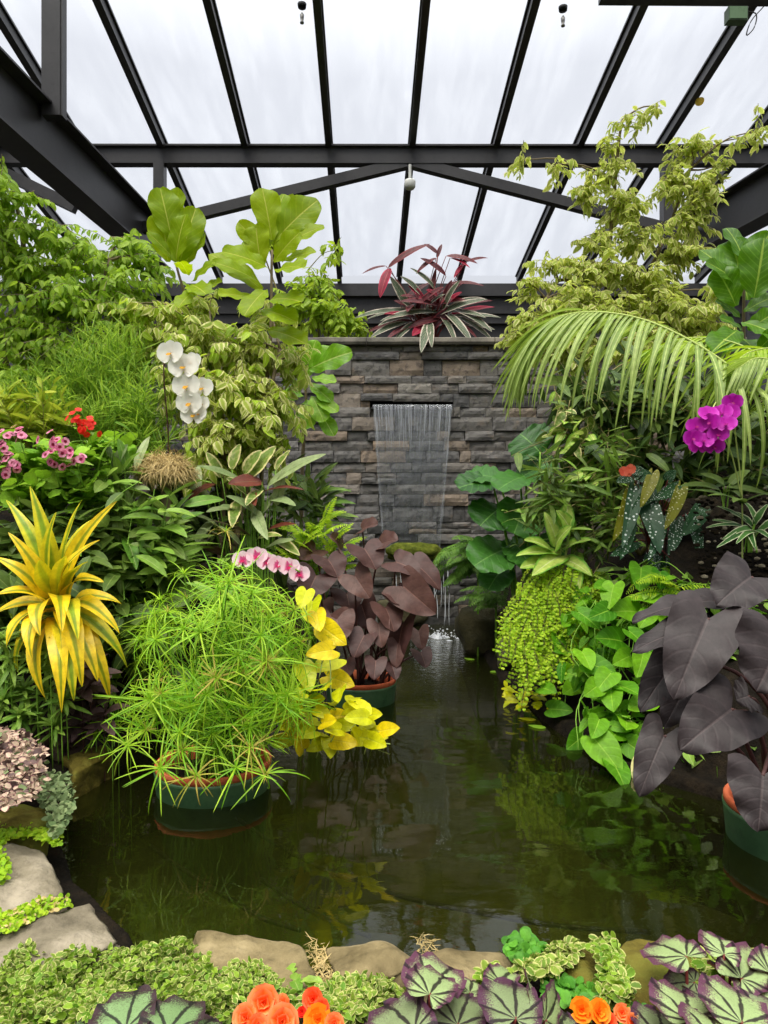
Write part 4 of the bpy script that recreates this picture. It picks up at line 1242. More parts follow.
# --- yellow dracaena
def dracaena():
    c = at(58, 628, 3.72); g = g_at(58, 3.72)
    t = thing('striped_dracaena', 'bright yellow dracaena with green striped arching leaves on the left bank', 'plant', (c[0], c[1], g[2]))
    ms = MB(); tubes(ms, curve([g - [0, 0, 0.05], c - [0, 0, 0.12], c + [0, 0, 0.05]], 10), np.linspace(0.024, 0.018, 10), 8); ms.build('cane', M['bark'], t)
    tips = [  # root px, tip px, tip depth offset, width, curl, mat
        (56, 590, 30, 486, 0.0, .078, .5, 1), (62, 590, 82, 500, -0.0, .07, .35, 1), (64, 592, 117, 501, -0.1, .078, .6, 0), (66, 598, 100, 540, -0.22, .075, .9, 0),
        (52, 592, 56, 512, -0.1, .075, .4, 1), (50, 596, 8, 532, -0.15, .075, .9, 0), (50, 600, -8, 556, -0.1, .075, .9, 0), (50, 604, -8, 596, -0.2, .078, 1.1, 0),
        (64, 598, 88, 562, -0.3, .075, .5, 1), (68, 600, 104, 582, -0.22, .085, 1.2, 0), (70, 606, 120, 634, -0.2, .09, 1.3, 0), (70, 612, 128, 668, -0.1, .08, 1.2, 1),
        (62, 612, 82, 688, -0.34, .095, 1.4, 0), (56, 618, 62, 714, -0.38, .092, 1.4, 0), (52, 612, 32, 660, -0.34, .088, 1.4, 0), (46, 612, 6, 648, -0.28, .088, 1.3, 0),
        (66, 620, 98, 682, -0.25, .092, 1.2, 0), (60, 622, 74, 702, -0.36, .088, 1.4, 1), (48, 616, 18, 674, -0.18, .078, 1.3, 1), (62, 592, 94, 518, 0.1, .072, .7, 1),
        (46, 604, -14, 626, -0.1, .078, 1.2, 0), (72, 604, 122, 604, -0.05, .078, 1.2, 0), (54, 588, 6, 500, 0.12, .072, .7, 1), (56, 592, 40, 560, -0.32, .078, .7, 1),
        (54, 618, 46, 700, -0.3, .088, 1.4, 0), (68, 616, 110, 700, -0.15, .085, 1.3, 0), (58, 600, 62, 632, -0.36, .085, 1.3, 0), (64, 604, 78, 640, -0.34, .085, 1.3, 1), (52, 604, 40, 636, -0.34, .085, 1.3, 0), (60, 596, 66, 556, -0.3, .075, .6, 1)]
    for rx, ry, tx, ty, dy, W, cu, m in tips:
        W = W * 1.38; A = at(rx, ry, 3.72 + dy * 0.15); B = at(tx, ty, 3.72 + dy)
        up = ty < ry - 40
        blade(t, A, B, W, 'blade', M['yellow_green'] if m else M['yellow'], face=((-0.6 if tx > rx else 0.6) + rng.normal(0, .15), -0.75, 0.35) if up else ((0.3 if tx > rx else -0.3), -0.62, 0.75), curl=cu * (1.35 if not up else 1.6), fold=0.22, wave=0.05, nu=4, nv=14, twist=rng.normal(0, 0.3))


dracaena()


# --- neon vine at the water by the papyrus
def neon():
    g = g_at(330, 4.6)
    t = thing('neon_vine', 'lime yellow heart leaved vine spilling over the water beside the papyrus pot', 'plant', (g[0], g[1], 0.05))
    spots = [(304, 598), (318, 620), (332, 634), (322, 652), (312, 610), (328, 664), (338, 680), (322, 690), (306, 676),
             (296, 706), (288, 716), (304, 714), (312, 724), (322, 712), (332, 704), (340, 716), (350, 708), (358, 718), (346, 726), (334, 730), (322, 736), (308, 734), (298, 728), (356, 734), (366, 724), (374, 734), (364, 738), (388, 730),
             (376, 742), (290, 736), (284, 726), (300, 744), (316, 746), (330, 746), (344, 742), (340, 694), (328, 722), (352, 700), (284, 742), (292, 696), (316, 700), (362, 708), (370, 716)]
    st = MB(); cols = ('neon', 'gold', 'neon')
    for i, (x, y) in enumerate(spots):
        Y = 3.38 + rng.uniform(-0.12, 0.12) if y > 690 else 3.42 + rng.uniform(-0.1, 0.2)
        zc = at(x, y, Y)
        if zc[2] < 0.02: zc = on(x, y, 0.025)
        d = unit(np.array([rng.normal(0.35, 0.8), -0.45, rng.normal(-0.25 if y < 690 else -0.05, 0.18)]))
        L = rng.uniform(0.085, 0.125) if y > 690 else rng.uniform(0.12, 0.165)
        mt = M['gold'] if (y in (620, 634, 652, 660) or rng.random() < 0.2) else M['neon']
        root = at(318 + (x - 318) * 0.8, y + 12, Y + 0.08)
        root[2] = max(root[2], 0.012)
        blade(t, zc - d * L * 0.4, zc + d * L * 0.6, L * 0.86, 'heart', mt, face=(rng.normal(0, 0.3), -0.85, 0.6), curl=0.35, fold=0.18, wave=0.06, nu=6, nv=8, root=root, stalk=M['pale_stem'], srad=0.0022)
    for pts in ([(300, 600), (322, 650), (318, 700), (340, 735), (390, 744)], [(310, 640), (300, 690), (300, 735), (330, 748)], [(330, 660), (336, 710), (372, 738)]):
        p = [at(x, y, 3.5) if y < 730 else on(x, y, 0.03) for x, y in pts]
        tubes(st, curve(p, 20), 0.0035, 5)
    st.build('vine_stems', M['pale_stem'], t)


neon()


# --- brown taro in the pond pot before the waterfall
def brown_taro():
    pc = on(361, 700); pc[2] = 0; R = 0.265
    t = thing('brown_taro', 'brown purple taro with heart leaves in a green pot with terracotta rim below the waterfall', 'plant', pc)
    pot(None, pc, R, 0.155, 0.4, t=t)
    L = [  # junction, tip, Y, width m
        (352, 572, 370, 598, 5.0, .24), (378, 545, 398, 540, 5.15, .26), (362, 545, 376, 570, 5.05, .3), (342, 552, 330, 536, 5.3, .30), (360, 530, 378, 524, 5.45, .24), (326, 556, 338, 578, 5.1, .28), (318, 572, 306, 598, 5.0, .30),
        (392, 560, 420, 574, 5.0, .24), (398, 582, 436, 614, 4.9, .30), (394, 590, 412, 610, 4.95, .24), (384, 604, 394, 632, 4.9, .25), (336, 616, 342, 642, 4.8, .27), (332, 610, 324, 640, 4.95, .3),
        (366, 632, 354, 658, 4.8, .19), (378, 620, 382, 648, 4.85, .17), (376, 658, 374, 680, 4.72, .16), (404, 616, 398, 668, 4.95, .26), (418, 628, 422, 650, 5.1, .16), (420, 650, 426, 668, 5.2, .17), (398, 640, 396, 668, 4.9, .15),
        (346, 590, 350, 612, 5.15, .26), (412, 560, 440, 590, 5.2, .24), (344, 660, 350, 676, 4.9, .15), (390, 660, 396, 680, 4.85, .14), (360, 600, 370, 630, 5.2, .24), (320, 600, 316, 630, 5.2, .24), (318, 548, 300, 560, 5.3, .22)]
    for jx, jy, tx, ty, Y, W in L:
        a = rng.random() * 6.28; b = pc + np.array([0.12 * math.cos(a), 0.12 * math.sin(a), 0.12])
        b[0] += np.clip(at(jx, jy, Y)[0] - pc[0], -0.1, 0.1)
        A = at(jx, jy, Y); B = at(tx, ty, Y - 0.10); A = A + 0.14 * (B - A)
        steep = ty > jy
        blade(t, A, B, W, 'sag', M['taro_brown'], face=(rng.normal(0, 0.3), -0.62 if steep else -0.5, 0.7), curl=0.45, fold=0.2, wave=0.06, nu=10, nv=12, root=b, stalk=M['dark_stem'], srad=0.0075)


brown_taro()


# --- pale pink moth orchid spray
def pink_orchid():
    Y = 3.62; g = g_at(214, 4.6)
    g = np.array([at(226, 610, Y)[0], Y, 0.10])
    t = thing('moth_orchid', 'pale pink moth orchid spray with crimson lips above the papyrus', 'orchid', g)
    st = MB(); tubes(st, curve([g, at(222, 580, Y), at(236, 553, Y), at(262, 550, Y - .05), at(300, 572, Y - .1)], 24), 0.004, 6); st.build('flower_stem', M['green_stem'], t)
    for x, y in ((243, 560), (257, 556), (267, 562), (278, 565), (289, 567), (299, 574)):
        flower(t, at(x, y, Y - 0.09), (rng.normal(0.1, 0.15), -1, 0.15), 0.05, M['p_pink'], M['p_pink_lip'])
    for k in range(5):
        a = at(222, 606, Y); b = a + [0.22 * math.cos(k * 1.3), -0.1 + 0.05 * k, 0.12]
        blade(t, a, b, 0.07, 'strap', M['mid_lance'], face=(0, -0.3, 1), curl=0.8, nu=4, nv=8)


pink_orchid()


# --- white moth orchid
def white_orchid():
    Y = 4.6; b = at(168, 478, 4.75)
    g = g_at(168, 4.8)
    t = thing('moth_orchid', 'white moth orchid on a tall dark stem beside the straw root ball', 'orchid', (b[0], b[1], g[2]))
    st = MB(); tubes(st, curve([(b[0], b[1], g[2]), b, at(168, 430, 4.7), at(164, 380, Y), at(166, 354, Y), at(180, 356, Y - 0.03), at(194, 380, Y - 0.05), at(194, 424, Y - .04)], 40), 0.0045, 6); st.build('flower_stem', M['dark_stem'], t)
    for x, y, r in ((171, 353, .078), (184, 367, .082), (187, 386, .08), (203, 388, .066), (190, 403, .076), (203, 404, .05), (194, 415, .07), (200, 414, .05), (192, 362, .06)):
        flower(t, at(x, y, Y - 0.08 - 0.02 * (r > .07)), (rng.normal(-0.1, 0.2), -1, rng.normal(0.1, 0.12)), r * 1.12, M['p_white'], M['p_white_lip'])
    for k, (dx, dz, dy) in enumerate(((-.25, .1, -.1), (.2, .12, -.15), (-.1, .1, -.25), (.28, .02, .05))):
        blade(t, b + [0, 0, -.05], b + [dx, dy, dz - .05], 0.08, 'strap', M['mid_lance'], face=(0, -.3, 1), curl=.8, nu=4, nv=8)


white_orchid()


# --- straw root ball
def fibre_ball():
    c = at(166, 478, 4.7)
    g = g_at(166, 4.75)
    t = thing('orchid_root_ball', 'mop of tan straw like roots on a short post below the white orchid', 'root ball', (c[0], c[1], g[2]))
    ms = MB(); tubes(ms, curve([(c[0], c[1], g[2] - 0.03), c + [0, 0, -0.1], c + [0, 0, 0.08]], 8), 0.035, 9); ms.build('post', M['bark'], t)
    mb = MB(); n = 4200
    d = unit(rnd(n) * [1, 1, 0.8] + [0, 0, 0.75]); d = d[d[:, 2] > -0.1]; n = len(d)
    P = c + d * np.array([0.15, 0.13, 0.10]) * rng.uniform(0.8, 1.1, (n, 1)) + [0, 0, 0.02]
    leaves(mb, P, d * [1, 1, 0.4] + rnd(n, 0.35), d + UP * 0.5, rng.uniform(0.06, 0.16, n), 0.0045, 'needle', 1, 5, rng.uniform(1.2, 2.6, n), 0.0)
    o = mb.build('root_fibres', M['dry'], t); o['kind'] = 'stuff'


fibre_ball()


# --- geraniums
def geranium(label, spots, blobs, Y, base, petal, nfl, r, mat):
    t = shrub('geranium', label, 'plant', base, [[base, base + [0.02, -0.05, 0.15], at(blobs[0][0], blobs[0][1] + 20, Y)]], blobs, mat, M['green_stem'], 0.078, 0.085, 'round', 1.3, 7, 0.1, 4, 5, 0.3, 0.12, 0.1, 0.012, rise=0.6, upn=1.0)
    for x, y in spots:
        c = at(x, y, Y - 0.26)
        st = MB(); tubes(st, curve([c + [0, 0.1, -0.16], c + [0, 0.02, -0.04], c], 6), 0.003, 5); st.build('flower_stalk', M['green_stem'], t)
        for _ in range(nfl):
            o = rnd(1, 0.03)[0] * [1, 0.7, 1.0]
            flower(t, c + o, unit(o + np.array([0, -0.045, 0.02])), r, petal, None, 'five')
    return t


gb = g_at(40, 4.3)
geranium('pink flowered geranium with bright scalloped leaves at the left edge', [(4, 438), (4, 447), (20, 438), (56, 440), (60, 452), (52, 458), (58, 444), (4, 468), (76, 458), (12, 462)],
         [(18, 455, 4.3, 40, 22, .25, 1.3), (70, 462, 4.3, 34, 22, .25, 1.2), (30, 490, 4.25, 46, 20, .25, 1.2), (86, 440, 4.45, 18, 16, .2, 1.0), (80, 492, 4.25, 24, 18, .2, 1.0)], 4.3, gb, M['p_ger'], 6, 0.025, M['geranium'])
gb = g_at(95, 4.8)
t = geranium('scarlet flowered geranium behind the pink one', [(76, 421), (88, 427), (82, 424)], [(96, 440, 4.75, 24, 14, .2, 1.0), (120, 450, 4.75, 20, 14, .2, 1.0)], 4.65, gb, M['p_red'], 9, 0.022, M['geranium'])

# --- needle shrub
b = g_at(90, 5.4)
shrub('needle_shrub', 'fine needle leaved shrub with yellow green tips behind the geraniums', 'shrub', b,
      [[b, at(84, 470, 5.4), at(80, 420, 5.4)], [b, at(130, 470, 5.4), at(126, 410, 5.4)], [b, at(40, 470, 5.4), at(40, 410, 5.4)]],
      [(60, 400, 5.3, 44, 34, .35, 2.0), (110, 372, 5.4, 44, 30, .35, 2.0), (140, 410, 5.3, 36, 40, .35, 2.0), (95, 425, 5.2, 40, 30, .3, 1.8), (30, 420, 5.3, 34, 24, .3, 1.6), (125, 355, 5.5, 30, 16, .3, 1.6), (150, 445, 5.2, 22, 20, .3, 1.4)],
      M['needle'], M['green_stem'], 0.13, 0.0065, 'needle', 1.8, 24, -0.3, 1, 4, 0.35, 0.0, 0.0, 0.016, leafside=0.9, rise=0.8, whorl=True, twig_r=0.004)
b = g_at(20, 4.9)
shrub('bronze_shrub', 'yellow bronze leafy shrub at the left edge between geranium and needle shrub', 'shrub', b,
      [[b, at(20, 470, 4.9), at(24, 430, 4.9)]], [(16, 420, 4.85, 26, 20, .2, 1.4), (46, 418, 4.85, 24, 22, .2, 1.4), (0, 405, 4.9, 20, 20, .2, 1.2)],
      M['bronze'], M['twig'], 0.11, 0.035, 'lance', 1.3, 12, -0.3, 2, 4, 0.4, 0.25, 0.0, 0.012, rise=0.8)

# --- weeping fig, upper left
b = g_at(20, 6.2)
shrub('weeping_fig', 'large green weeping fig filling the upper left corner under the beam', 'tree', b,
      [[b, at(40, 420, 6.1), at(30, 300, 6.0), at(20, 220, 5.9)], [b, at(70, 400, 6.1), at(90, 310, 6.0), at(110, 260, 6.0)], [b, at(10, 380, 5.8), at(-30, 280, 5.6)]],
      [(10, 195, 5.6, 34, 24, .5, .7), (40, 225, 5.8, 40, 26, .5, .8), (20, 265, 5.7, 50, 30, .5, 1.0), (80, 250, 6.0, 44, 30, .5, 1.0), (120, 245, 6.2, 36, 24, .4, 1.0), (60, 295, 5.7, 56, 34, .5, 1.2), (120, 290, 6.0, 44, 34, .5, 1.3),
       (20, 325, 5.7, 50, 34, .5, 1.2), (80, 340, 5.7, 56, 34, .5, 1.3), (130, 335, 5.9, 44, 30, .4, 1.3), (20, 375, 5.5, 46, 30, .4, 1.2), (6, 175, 5.6, 20, 12, .4, .6), (-10, 230, 5.5, 30, 50, .4, 1.0), (150, 262, 6.2, 30, 22, .3, 1.0), (70, 375, 5.6, 46, 22, .4, 1.2)],
      M['ficus'], M['bark'], 0.082, 0.036, 'ovate', 2.0, 13, 0.7, 2, 4, 0.6, 0.25, 0.0, 0.04)

# --- variegated fig in front of it
b = g_at(215, 5.4)
shrub('variegated_fig', 'bushy variegated fig with cream edged leaves behind the white orchid', 'shrub', b,
      [[b, at(224, 480, 5.4), at(220, 400, 5.4), at(210, 330, 5.5)], [b, at(250, 470, 5.4), at(268, 400, 5.4), at(280, 350, 5.5)]],
      [(160, 310, 5.6, 40, 24, .35, 1.1), (200, 335, 5.5, 44, 34, .4, 1.3), (250, 345, 5.5, 44, 36, .4, 1.3), (230, 385, 5.3, 48, 34, .4, 1.4), (270, 400, 5.4, 36, 34, .4, 1.3), (225, 430, 5.3, 44, 30, .35, 1.4), (265, 440, 5.4, 32, 28, .3, 1.2),
       (180, 380, 5.5, 26, 40, .3, 1.1), (290, 360, 5.6, 28, 28, .3, 1.0), (150, 340, 5.7, 26, 22, .3, 1.0), (215, 465, 5.3, 40, 18, .3, 1.1), (120, 305, 5.8, 26, 14, .3, 1.0), (270, 310, 5.8, 34, 20, .3, 1.0), (205, 300, 5.8, 30, 18, .3, 1.0)],
      [M['ficus_var'], M['ficus_var'], M['ficus_gold'], M['ficus_lime']], M['bark'], 0.085, 0.042, 'ovate', 1.7, 12, 0.75, 2, 4, 0.6, 0.25, 0.0, 0.028)

# --- lime fig behind the wall's left end
b = np.array([at(320, 340, 9.5)[0], 9.6, wz(339) - 0.06])
shrub('lime_fig', 'airy yellow green fig in the raised bed left of the red striped plant', 'shrub', b,
      [[b, at(316, 310, 9.5), at(308, 270, 9.5)], [b, at(334, 320, 9.5), at(340, 290, 9.5)], [b, at(290, 320, 9.5), at(262, 250, 9.5)]],
      [(320, 310, 9.4, 34, 22, .4, 1.2), (345, 318, 9.4, 28, 20, .4, 1.2), (318, 275, 9.4, 26, 22, .3, .8), (300, 300, 9.4, 30, 26, .3, 1.1), (335, 250, 9.5, 18, 14, .3, .5), (262, 240, 9.5, 22, 18, .3, .5), (360, 322, 9.4, 14, 12, .3, 1.0), (245, 232, 9.5, 16, 10, .3, .5)],
      M['ficus_lime'], M['twig'], 0.12, 0.052, 'ovate', 2.0, 11, 0.6, 2, 4, 0.5, 0.25, 0.0, 0.02)


# --- fiddle leaf figs
def fiddle(label, base, stems, lv, mat, Wk=0.62, nm='fiddle_leaf_fig'):
    t = thing(nm, label, 'tree', base)
    ms = MB()
    for s in stems: tubes(ms, curve(s, 16), np.linspace(0.022, 0.010, 16), 7)
    ms.build('trunk', M['bark'], t)
    for jx, jy, tx, ty, Y, dY, wk, face in lv:
        A = at(jx, jy, Y); B = at(tx, ty, Y + dY)
        Ln = np.linalg.norm(B - A)
        blade(t, A, B, Ln * Wk * wk, 'fiddle', mat, face=face, curl=0.4, fold=0.14, wave=0.13, wfreq=2.6, nu=8, nv=14)
    return t


g = g_at(190, 5.9)
F0, F1, F2 = (0.2, -0.9, 0.4), (-0.3, -0.9, 0.4), (0, -0.8, 0.6)
fiddle('bright fiddle leaf fig with upright leaves left of the others, against the beam end', g, [[g, at(200, 420, 5.9), at(190, 320, 5.8), at(176, 264, 5.7)]],
       [(172, 240, 160, 188, 5.7, 0, 1.0, F0), (178, 240, 170, 190, 5.75, .1, 1.0, F1), (176, 262, 186, 214, 5.6, -.05, 1.0, F1), (180, 262, 196, 208, 5.65, .05, .9, F0), (176, 262, 147, 232, 5.65, -.1, .6, F2), (184, 268, 204, 232, 5.7, 0, .8, F2), (188, 275, 180, 262, 5.6, -.2, 1.2, F2), (192, 282, 216, 262, 5.6, -.1, .8, F2), (190, 285, 206, 294, 5.5, -.25, .9, F2), (168, 262, 162, 212, 5.72, 0, 1.1, F0),
        (196, 290, 178, 308, 5.5, -.2, .8, F2), (200, 290, 222, 282, 5.6, -.1, .9, F2)], M['fiddle'])
g = g_at(262, 5.8)
fiddle('tall fiddle leaf fig with big lime leaves above the variegated fig', g, [[g, at(262, 440, 5.7), at(270, 350, 5.6), at(272, 250, 5.6)]],
       [(272, 240, 262, 188, 5.6, 0, 1.0, F0), (270, 246, 284, 194, 5.65, .1, .8, F1), (276, 240, 318, 200, 5.6, 0, 1.05, F0), (274, 248, 296, 196, 5.7, .1, .9, F1), (268, 254, 238, 222, 5.6, -.05, .85, F1), (280, 250, 324, 226, 5.55, -.05, .7, F2), (268, 268, 222, 252, 5.5, -.15, 1.15, F2), (262, 268, 256, 224, 5.55, 0, 1.1, F1), (274, 262, 300, 232, 5.5, -.1, 1.0, F0), (278, 270, 304, 268, 5.4, -.25, 1.1, F2),
        (256, 280, 212, 262, 5.6, -.1, .8, F2), (262, 290, 210, 254, 5.65, 0, .7, F2), (270, 300, 302, 302, 5.4, -.25, .9, F2), (262, 310, 296, 322, 5.4, -.2, .9, F2), (256, 300, 218, 294, 5.5, -.2, .8, F2), (266, 290, 244, 316, 5.4, -.2, .9, F2), (282, 262, 316, 252, 5.5, -.1, .8, F2), (268, 330, 306, 344, 5.45, -.2, .8, F2)], M['fiddle'])
g = g_at(300, 6.6)
fiddle('small fig with shiny bright leaves in front of the left end of the slate wall', g, [[g, at(302, 480, 6.5), at(306, 400, 6.5), at(304, 365, 6.5)]],
       [(306, 370, 316, 340, 6.4, 0, 1.0, F0), (308, 370, 352, 352, 6.4, -.1, 1.0, F0), (302, 372, 288, 346, 6.4, -.05, 1.0, F1), (308, 376, 330, 346, 6.45, 0, 1.0, F1), (300, 380, 290, 402, 6.3, -.1, .9, F2), (312, 396, 324, 422, 6.3, -.1, 1.1, F2), (308, 400, 304, 430, 6.3, -.1, 1.2, F2), (316, 400, 338, 412, 6.3, -.1, .9, F2), (312, 378, 336, 382, 6.3, -.1, .9, F2), (304, 396, 284, 392, 6.4, -.1, 1.0, F2), (310, 384, 332, 402, 6.35, -.1, .9, F2), (318, 410, 334, 436, 6.35, -.1, .9, F2)], M['young'], 0.6, 'shiny_leaf_fig')


# --- plants of the middle left bank
def straps(name, label, cat, px, py, Y, mat, lst, W, stem=None, shape='lance', curl=0.5, fold=0.2, group=None, base=None, nu=4, nv=10, face=None):
    """clump of big single leaves, lst of (jx,jy,tx,ty,dY)"""
    c = at(px, py, Y); g = g_at(px, Y) if base is None else base
    t = thing(name, label, cat, (c[0], c[1], g[2]), group)
    mats = mat if isinstance(mat, (list, tuple)) else [mat]
    for i, q in enumerate(lst):
        jx, jy, tx, ty, dY = q[:5]
        m = mats[q[5]] if len(q) > 5 else mats[i % len(mats)]
        A = at(jx, jy, Y); B = at(tx, ty, Y + dY)
        root = np.array([c[0] + rng.normal(0, 0.02), c[1] + rng.normal(0, 0.02), g[2]])
        blade(t, A, B, W * rng.uniform(0.85, 1.15) if len(q) < 7 else q[6], shape, m, face=face or (rng.normal(0, 0.3), -0.6, 0.7), curl=curl * rng.uniform(0.6, 1.4), fold=fold, nu=nu, nv=nv,
              root=root, stalk=stem or M['green_stem'], srad=0.004)
    return t


straps('stromanthe', 'silvery long leaved plant with maroon leaf backs in front of the slate wall', 'plant', 262, 570, 4.95, [M['silver_lance'], M['maroon'], M['cream_edge']],
       [(268, 486, 326, 454, -.1, 0, .11), (262, 482, 228, 484, -.15, 1, .12), (240, 480, 196, 466, -.15, 0, .07), (198, 466, 197, 500, -.15, 0, .07), (264, 492, 304, 490, -.15, 1, .05), (252, 492, 256, 506, -.2, 1, .07), (250, 478, 276, 446, .05, 2, .13), (244, 474, 262, 450, 0, 2, .1), (262, 490, 246, 506, -.2, 2, .09), (276, 506, 284, 470, -.05, 0, .08),
        (262, 520, 226, 496, -.2, 0, .1), (246, 516, 220, 506, -.2, 0, .09), (258, 520, 244, 500, -.15, 2, .08), (240, 512, 206, 512, -.25, 0, .09), (262, 514, 286, 484, 0, 0, .08), (250, 536, 208, 520, -.25, 0, .09), (236, 548, 200, 528, -.3, 0, .1), (246, 556, 218, 526, -.3, 0, .09), (268, 530, 296, 524, -.2, 1, .05), (246, 494, 226, 478, -.1, 2, .09), (232, 470, 240, 444, .1, 2, .09), (256, 540, 282, 536, -.2, 2, .07), (214, 500, 180, 486, -.2, 0, .08), (222, 530, 186, 512, -.25, 0, .09), (226, 556, 192, 548, -.3, 0, .09), (266, 548, 294, 540, -.2, 0, .08), (214, 520, 196, 546, -.3, 0, .1), (238, 500, 232, 528, -.3, 2, .09), (254, 510, 268, 540, -.3, 0, .09), (270, 500, 296, 506, -.2, 0, .08), (222, 478, 206, 452, 0, 2, .08), (276, 540, 300, 556, -.2, 2, .08), (206, 540, 178, 566, -.3, 0, .09), (216, 484, 188, 500, -.25, 1, .07), (276, 470, 290, 450, .2, 2, .08)], 0.09)
b = g_at(240, 5.7)
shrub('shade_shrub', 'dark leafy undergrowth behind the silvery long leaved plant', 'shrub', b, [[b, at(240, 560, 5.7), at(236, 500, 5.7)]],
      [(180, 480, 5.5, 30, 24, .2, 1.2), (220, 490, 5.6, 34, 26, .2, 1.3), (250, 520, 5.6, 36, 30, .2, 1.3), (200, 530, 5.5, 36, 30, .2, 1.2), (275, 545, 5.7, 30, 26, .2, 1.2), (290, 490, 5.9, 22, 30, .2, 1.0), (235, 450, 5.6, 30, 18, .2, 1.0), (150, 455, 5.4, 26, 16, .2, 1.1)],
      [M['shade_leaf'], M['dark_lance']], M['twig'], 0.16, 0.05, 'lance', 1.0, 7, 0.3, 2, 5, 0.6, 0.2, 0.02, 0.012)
lst = []
for k in range(34):
    a = rng.uniform(-0.3, 2.6); jx, jy = 312 + rng.normal(0, 10), 505 + rng.normal(0, 10); l = rng.uniform(28, 52)
    lst.append((jx, jy, jx + l * math.cos(a) * 0.9 - 2, jy - l * math.sin(a) * 0.9 + 4, rng.uniform(-0.2, 0.1)))
lst += [(318, 496, 352, 492, -.1), (316, 490, 338, 462, 0), (314, 480, 334, 470, 0), (322, 506, 346, 508, -.1), (312, 490, 330, 476, 0.1)]
straps('grassy_lily', 'dark green strap leaved clump at the left foot of the slate wall', 'plant', 312, 530, 6.3, [M['dark_lance'], M['mid_lance'], M['dark_lance']], lst, 0.055, curl=0.9)

b = g_at(130, 4.55)
shrub('leafy_shrub', 'mid green lance leaved shrub between the yellow dracaena and the papyrus', 'shrub', b,
      [[b, at(124, 600, 4.5), at(122, 510, 4.45)], [b, at(150, 600, 4.5), at(160, 530, 4.5)]],
      [(120, 500, 4.4, 26, 22, .2, 1.6), (126, 540, 4.35, 34, 26, .25, 1.6), (160, 530, 4.45, 30, 26, .25, 1.6), (150, 570, 4.4, 34, 26, .25, 1.5), (120, 590, 4.35, 28, 24, .25, 1.4), (110, 620, 4.3, 24, 24, .2, 1.3), (100, 480, 4.5, 26, 16, .2, 1.3)],
      [M['mid_lance'], M['dark_lance'], M['mid_lance']], M['green_stem'], 0.22, 0.065, 'lance', 0.9, 6, 0.1, 4, 6, 0.6, 0.2, 0.03, 0.014, rise=0.7)
b = g_at(60, 4.2)
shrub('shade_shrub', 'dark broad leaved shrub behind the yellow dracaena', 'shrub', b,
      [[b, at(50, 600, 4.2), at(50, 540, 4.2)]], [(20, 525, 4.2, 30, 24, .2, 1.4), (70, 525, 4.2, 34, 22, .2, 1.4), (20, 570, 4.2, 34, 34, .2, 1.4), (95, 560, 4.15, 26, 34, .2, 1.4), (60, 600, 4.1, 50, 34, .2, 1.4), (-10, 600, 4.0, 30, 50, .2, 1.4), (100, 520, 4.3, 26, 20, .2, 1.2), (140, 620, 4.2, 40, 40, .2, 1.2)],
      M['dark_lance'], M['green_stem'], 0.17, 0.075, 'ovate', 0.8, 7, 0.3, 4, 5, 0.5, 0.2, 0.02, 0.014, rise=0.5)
straps('young_hosta', 'fresh green leaves with blue green blades beside the straw root ball', 'plant', 108, 470, 4.6, [M['mid_lance'], M['silver_lance']],
       [(100, 470, 86, 440, 0), (112, 470, 128, 444, 0), (96, 462, 78, 470, -.1), (108, 455, 96, 438, 0), (118, 480, 140, 452, -.1), (112, 486, 84, 482, -.1), (128, 470, 118, 438, 0), (136, 470, 150, 436, 0.1), (104, 480, 122, 500, -.2), (126, 490, 150, 490, -.2), (92, 478, 108, 456, -.1)], 0.075)

# --- lime selaginella fern between the papyrus and the brown taro
b = np.array([at(312, 590, 5.5)[0], 5.6, 0.3])
t = thing('lime_fern', 'bright lime feathery fern above the brown taro on its left', 'fern', b)
mb, ms = MB(), MB()
for k in range(46):
    px, py = sample_poly([(290, 560), (300, 525), (320, 512), (338, 520), (344, 545), (330, 575), (300, 585)], 1)[0]
    A = at(px, py + 8, 5.45 + rng.uniform(-.15, .15)); a = rng.uniform(0.1, 3.0)
    fern(mb, A, (math.cos(a), rng.uniform(-0.8, 0.1), 1.1), 0.24, 13, 0.065, 0.018, 0.9, sms=ms, nv=3, rr=0.002)
    tubes(ms, curve([b, (b + A) / 2 + [0, 0, .04], A], 8), 0.002, 4)
mb.build('fronds', M['fern_lime'], t); ms.build('stalks', M['green_stem'], t)

# --- low plants at the left water edge
def small_rosettes(name, label, cat, spots, Y, n, L, W, mat, shape='lance', el=(5, 75), group=None, stem='green_stem', curl=0.7):
    c = at(*spots[len(spots) // 2], Y); g = ground_z(c[0], c[1])
    t = thing(name, label, cat, (c[0], c[1], float(g)), group)
    mb, ms = MB(), MB()
    for x, y in spots:
        p = at(x, y, Y + rng.uniform(-.08, .08))
        gz = float(ground_z(p[0], p[1])); b = np.array([p[0], p[1] + 0.03, min(gz, p[2] - 0.02)])
        rosette(mb, p, n, L, W, shape, el, unit(np.array([rng.normal(0, .3), -0.5, 1])), curl)
        rosette(mb, p - [0, -.01, L * 0.3], n // 2, L * 1.1, W, shape, (-10, 30), unit(np.array([rng.normal(0, .3), -0.5, 1])), curl)
        tubes(ms, curve([b, (b + p) / 2, p], 6), 0.003, 5)
    mb.build('leaf_rosettes', mat, t); ms.build('stems', M[stem], t)
    return t


